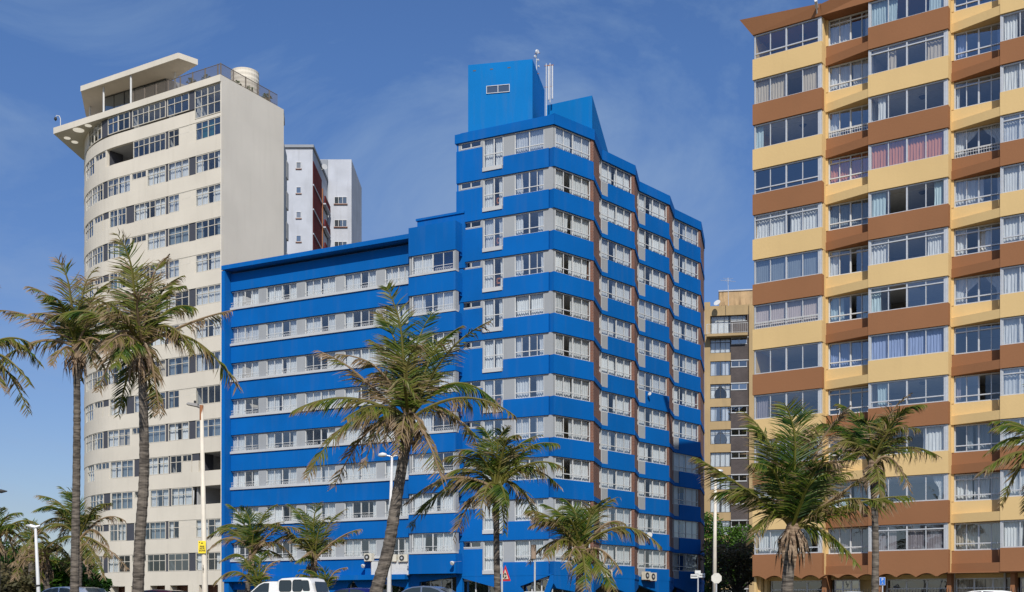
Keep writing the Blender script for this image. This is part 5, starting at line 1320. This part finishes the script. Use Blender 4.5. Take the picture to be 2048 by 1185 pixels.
dg = plain('rubber_seal', (.01, .01, .01), .5)
for w_ in ((.33, 1.16, 1.0, 1.58), (1.1, 1.16, 1.62, 1.6)):
    b = MB(); quad_side(b, rrect(w_[0]-.03, w_[1]-.03, w_[2]+.03, w_[3]+.03, .12), half-.04, .08, 1.04*k, .006); s_ = b.build('canopy_window', dg, pk, local=True)
    b = MB(); quad_side(b, rrect(*w_, .1), half-.04, .08, 1.04*k, .010); b.build('pane', CG, s_, local=True)
b = MB(); quad_side(b, rrect(1.68, 1.16, 2.1, 1.6, .08, -.25), half-.04, .08, 1.04*k, .008); b.build('canopy_window', CG, pk, local=True)
b = MB(); quad_side(b, [(x, z*k) for x, z in [(-1.3, 1.12), (-.85, 1.42), (-.6, 1.5), (-.3, 1.5), (-.3, 1.12)]], half-.05, .18, 1.02*k, .008)
b.build('side_window', CG, pk, local=True)
b = MB(); 
for (xa, za, xc, zc2) in ((-1.5, 1.1, -1.0, 1.45), (2.31, 1.15, 2.17, 1.55)):
    s_ = -1 if xa < 0 else 1
    b.add([(xa+s_*.03, -.6, za*k), (xa+s_*.03, .6, za*k), (xc+s_*.03, .56, zc2*k), (xc+s_*.03, -.56, zc2*k)], [(0, 1, 2, 3)])
b.build('windscreen', CG, pk, local=True)
for s in (-1, 1):
    b = MB(); b.box(-2.62, -2.55, s*.62-.14, s*.62+.14, .62*k, .8*k); b.build('headlight', M['chrome'], pk, local=True)
    b = MB(); b.box(2.3, 2.37, s*.76-.06, s*.76+.06, .7*k, 1.0*k); b.build('tail_light', plain('red_lens', (.5, .02, .02), .3), pk, local=True)
wheels(pk, (-1.7, 1.45), half, .36)

# ================================================================== GROUND
def sheet(name, pts, z, mat, kind='structure'):
    b = MB(); b.add([(x, y, z if not callable(z) else z(y)) for x, y in pts], [tuple(range(len(pts)))]); o = b.build(name, mat); tag(o, kind=kind); return o
gm = paint('dry_ground', (.16, .15, .10), .95, .2, .2); asp = paint('asphalt', (.05, .05, .052), .9, .15, .1, .3, 1.5); pav = paint('pavement_slabs', (.28, .26, .23), .9, .12, .1); sand = paint('beach_sand', (.30, .26, .19), .95, .1, .1)
b = MB(); b.add([(-900, -400, -1.3), (900, -400, -1.3), (900, 22, -1.3), (-900, 22, -1.3), (900, 30, 0), (-900, 30, 0), (900, 2500, 0), (-900, 2500, 0)], [(0, 1, 2, 3), (3, 2, 4, 5), (5, 4, 6, 7)])
o = b.build('ground', gm); tag(o, kind='structure')
b = MB(); b.box(-900, 900, -400, 10, -1.29, -1.286); o = b.build('beach', sand); tag(o, kind='structure')
rf_ = Frame((0, 59), RD)
b = MB(); b.fbox(rf_, -400, 400, -6, 6, .002, .006); o = b.build('road', asp); tag(o, kind='structure')
b = MB()
for i in range(-40, 40): b.fbox(rf_, i*6, i*6+3, -.06, .06, .007, .011)
o = b.build('road_marking', M['white']); tag(o, kind='structure')
b = MB(); b.fbox(rf_, -400, 400, -9, -6, .0, .13); b.fbox(rf_, -400, 400, 6, 8, 0, .13); o = b.build('pavement', pav); tag(o, kind='structure')

# ================================================================== WORLD, SUN, CAMERA
w = bpy.data.worlds.new('World'); sc.world = w; w.use_nodes = True; nt = w.node_tree; bgn = nt.nodes['Background']
N = nt.nodes.new; L = nt.links.new
sky = N('ShaderNodeTexSky'); sky.sky_type = 'NISHITA'; sky.sun_disc = False; sky.sun_elevation = SUN_EL
sky.sun_rotation = math.atan2(SUN_AZ[0], SUN_AZ[1]); sky.air_density = 1.0; sky.dust_density = .6; sky.ozone_density = 2.5; sky.altitude = 0
tc = N('ShaderNodeTexCoord'); mp = N('ShaderNodeMapping'); mp.inputs['Scale'].default_value = (1.6, 1.6, 3.0); mp.inputs['Rotation'].default_value = (0, .6, .3)
L(tc.outputs['Generated'], mp.inputs[0])
n1 = N('ShaderNodeTexNoise'); n1.inputs['Scale'].default_value = 1.8; n1.inputs['Detail'].default_value = 12; n1.inputs['Roughness'].default_value = .62; n1.inputs['Distortion'].default_value = .7
L(mp.outputs[0], n1.inputs['Vector'])
mr = N('ShaderNodeMapRange'); mr.inputs[1].default_value = .46; mr.inputs[2].default_value = .82; mr.inputs[3].default_value = 0; mr.inputs[4].default_value = .55
L(n1.outputs['Fac'], mr.inputs[0])
hs = N('ShaderNodeHueSaturation'); hs.inputs['Saturation'].default_value = 1.15; hs.inputs['Hue'].default_value = .513; hs.inputs['Value'].default_value = 1.0
L(sky.outputs[0], hs.inputs['Color'])
mx = N('ShaderNodeMix'); mx.data_type = 'RGBA'; L(mr.outputs[0], mx.inputs[0]); L(hs.outputs[0], mx.inputs[6]); mx.inputs[7].default_value = (4.2, 4.8, 5.8, 1)
sx = N('ShaderNodeSeparateXYZ'); L(tc.outputs['Generated'], sx.inputs[0])
hr = N('ShaderNodeValToRGB'); hr.color_ramp.elements[0].position = 0; hr.color_ramp.elements[0].color = (.66, .62, .70, 1); hr.color_ramp.elements[1].position = .42; hr.color_ramp.elements[1].color = (.80, .95, 1, 1)
L(sx.outputs[2], hr.inputs[0]); ml = N('ShaderNodeMix'); ml.data_type = 'RGBA'; ml.blend_type = 'MULTIPLY'; ml.inputs[0].default_value = 1
L(mx.outputs[2], ml.inputs[6]); L(hr.outputs[0], ml.inputs[7])
L(ml.outputs[2], bgn.inputs[0]); bgn.inputs[1].default_value = .12
sd_ = bpy.data.lights.new('Sun', 'SUN'); sd_.energy = 4.5; sd_.angle = math.radians(.53); sd_.color = (1, .95, .87)
so = bpy.data.objects.new('Sun', sd_); C.objects.link(so)
dv = Vector((SUN_AZ[0]*math.cos(SUN_EL), SUN_AZ[1]*math.cos(SUN_EL), math.sin(SUN_EL))); so.rotation_euler = dv.to_track_quat('Z', 'Y').to_euler(); so.location = dv*60
cd = bpy.data.cameras.new('Camera'); co = bpy.data.objects.new('Camera', cd); C.objects.link(co)
co.location = (0, 0, CAMZ); co.rotation_euler = (math.pi/2, 0, 0); cd.sensor_width = 36; cd.lens = 36*F_PX/2048; cd.shift_y = (HY-592.5)/2048; cd.clip_end = 6000; cd.clip_start = .1
sc.camera = co
sc.view_settings.view_transform = 'Standard'; sc.view_settings.look = 'None'; sc.view_settings.exposure = 0
sc.cycles.max_bounces = 8; sc.cycles.transparent_max_bounces = 12; sc.cycles.caustics_reflective = False; sc.cycles.caustics_refractive = False
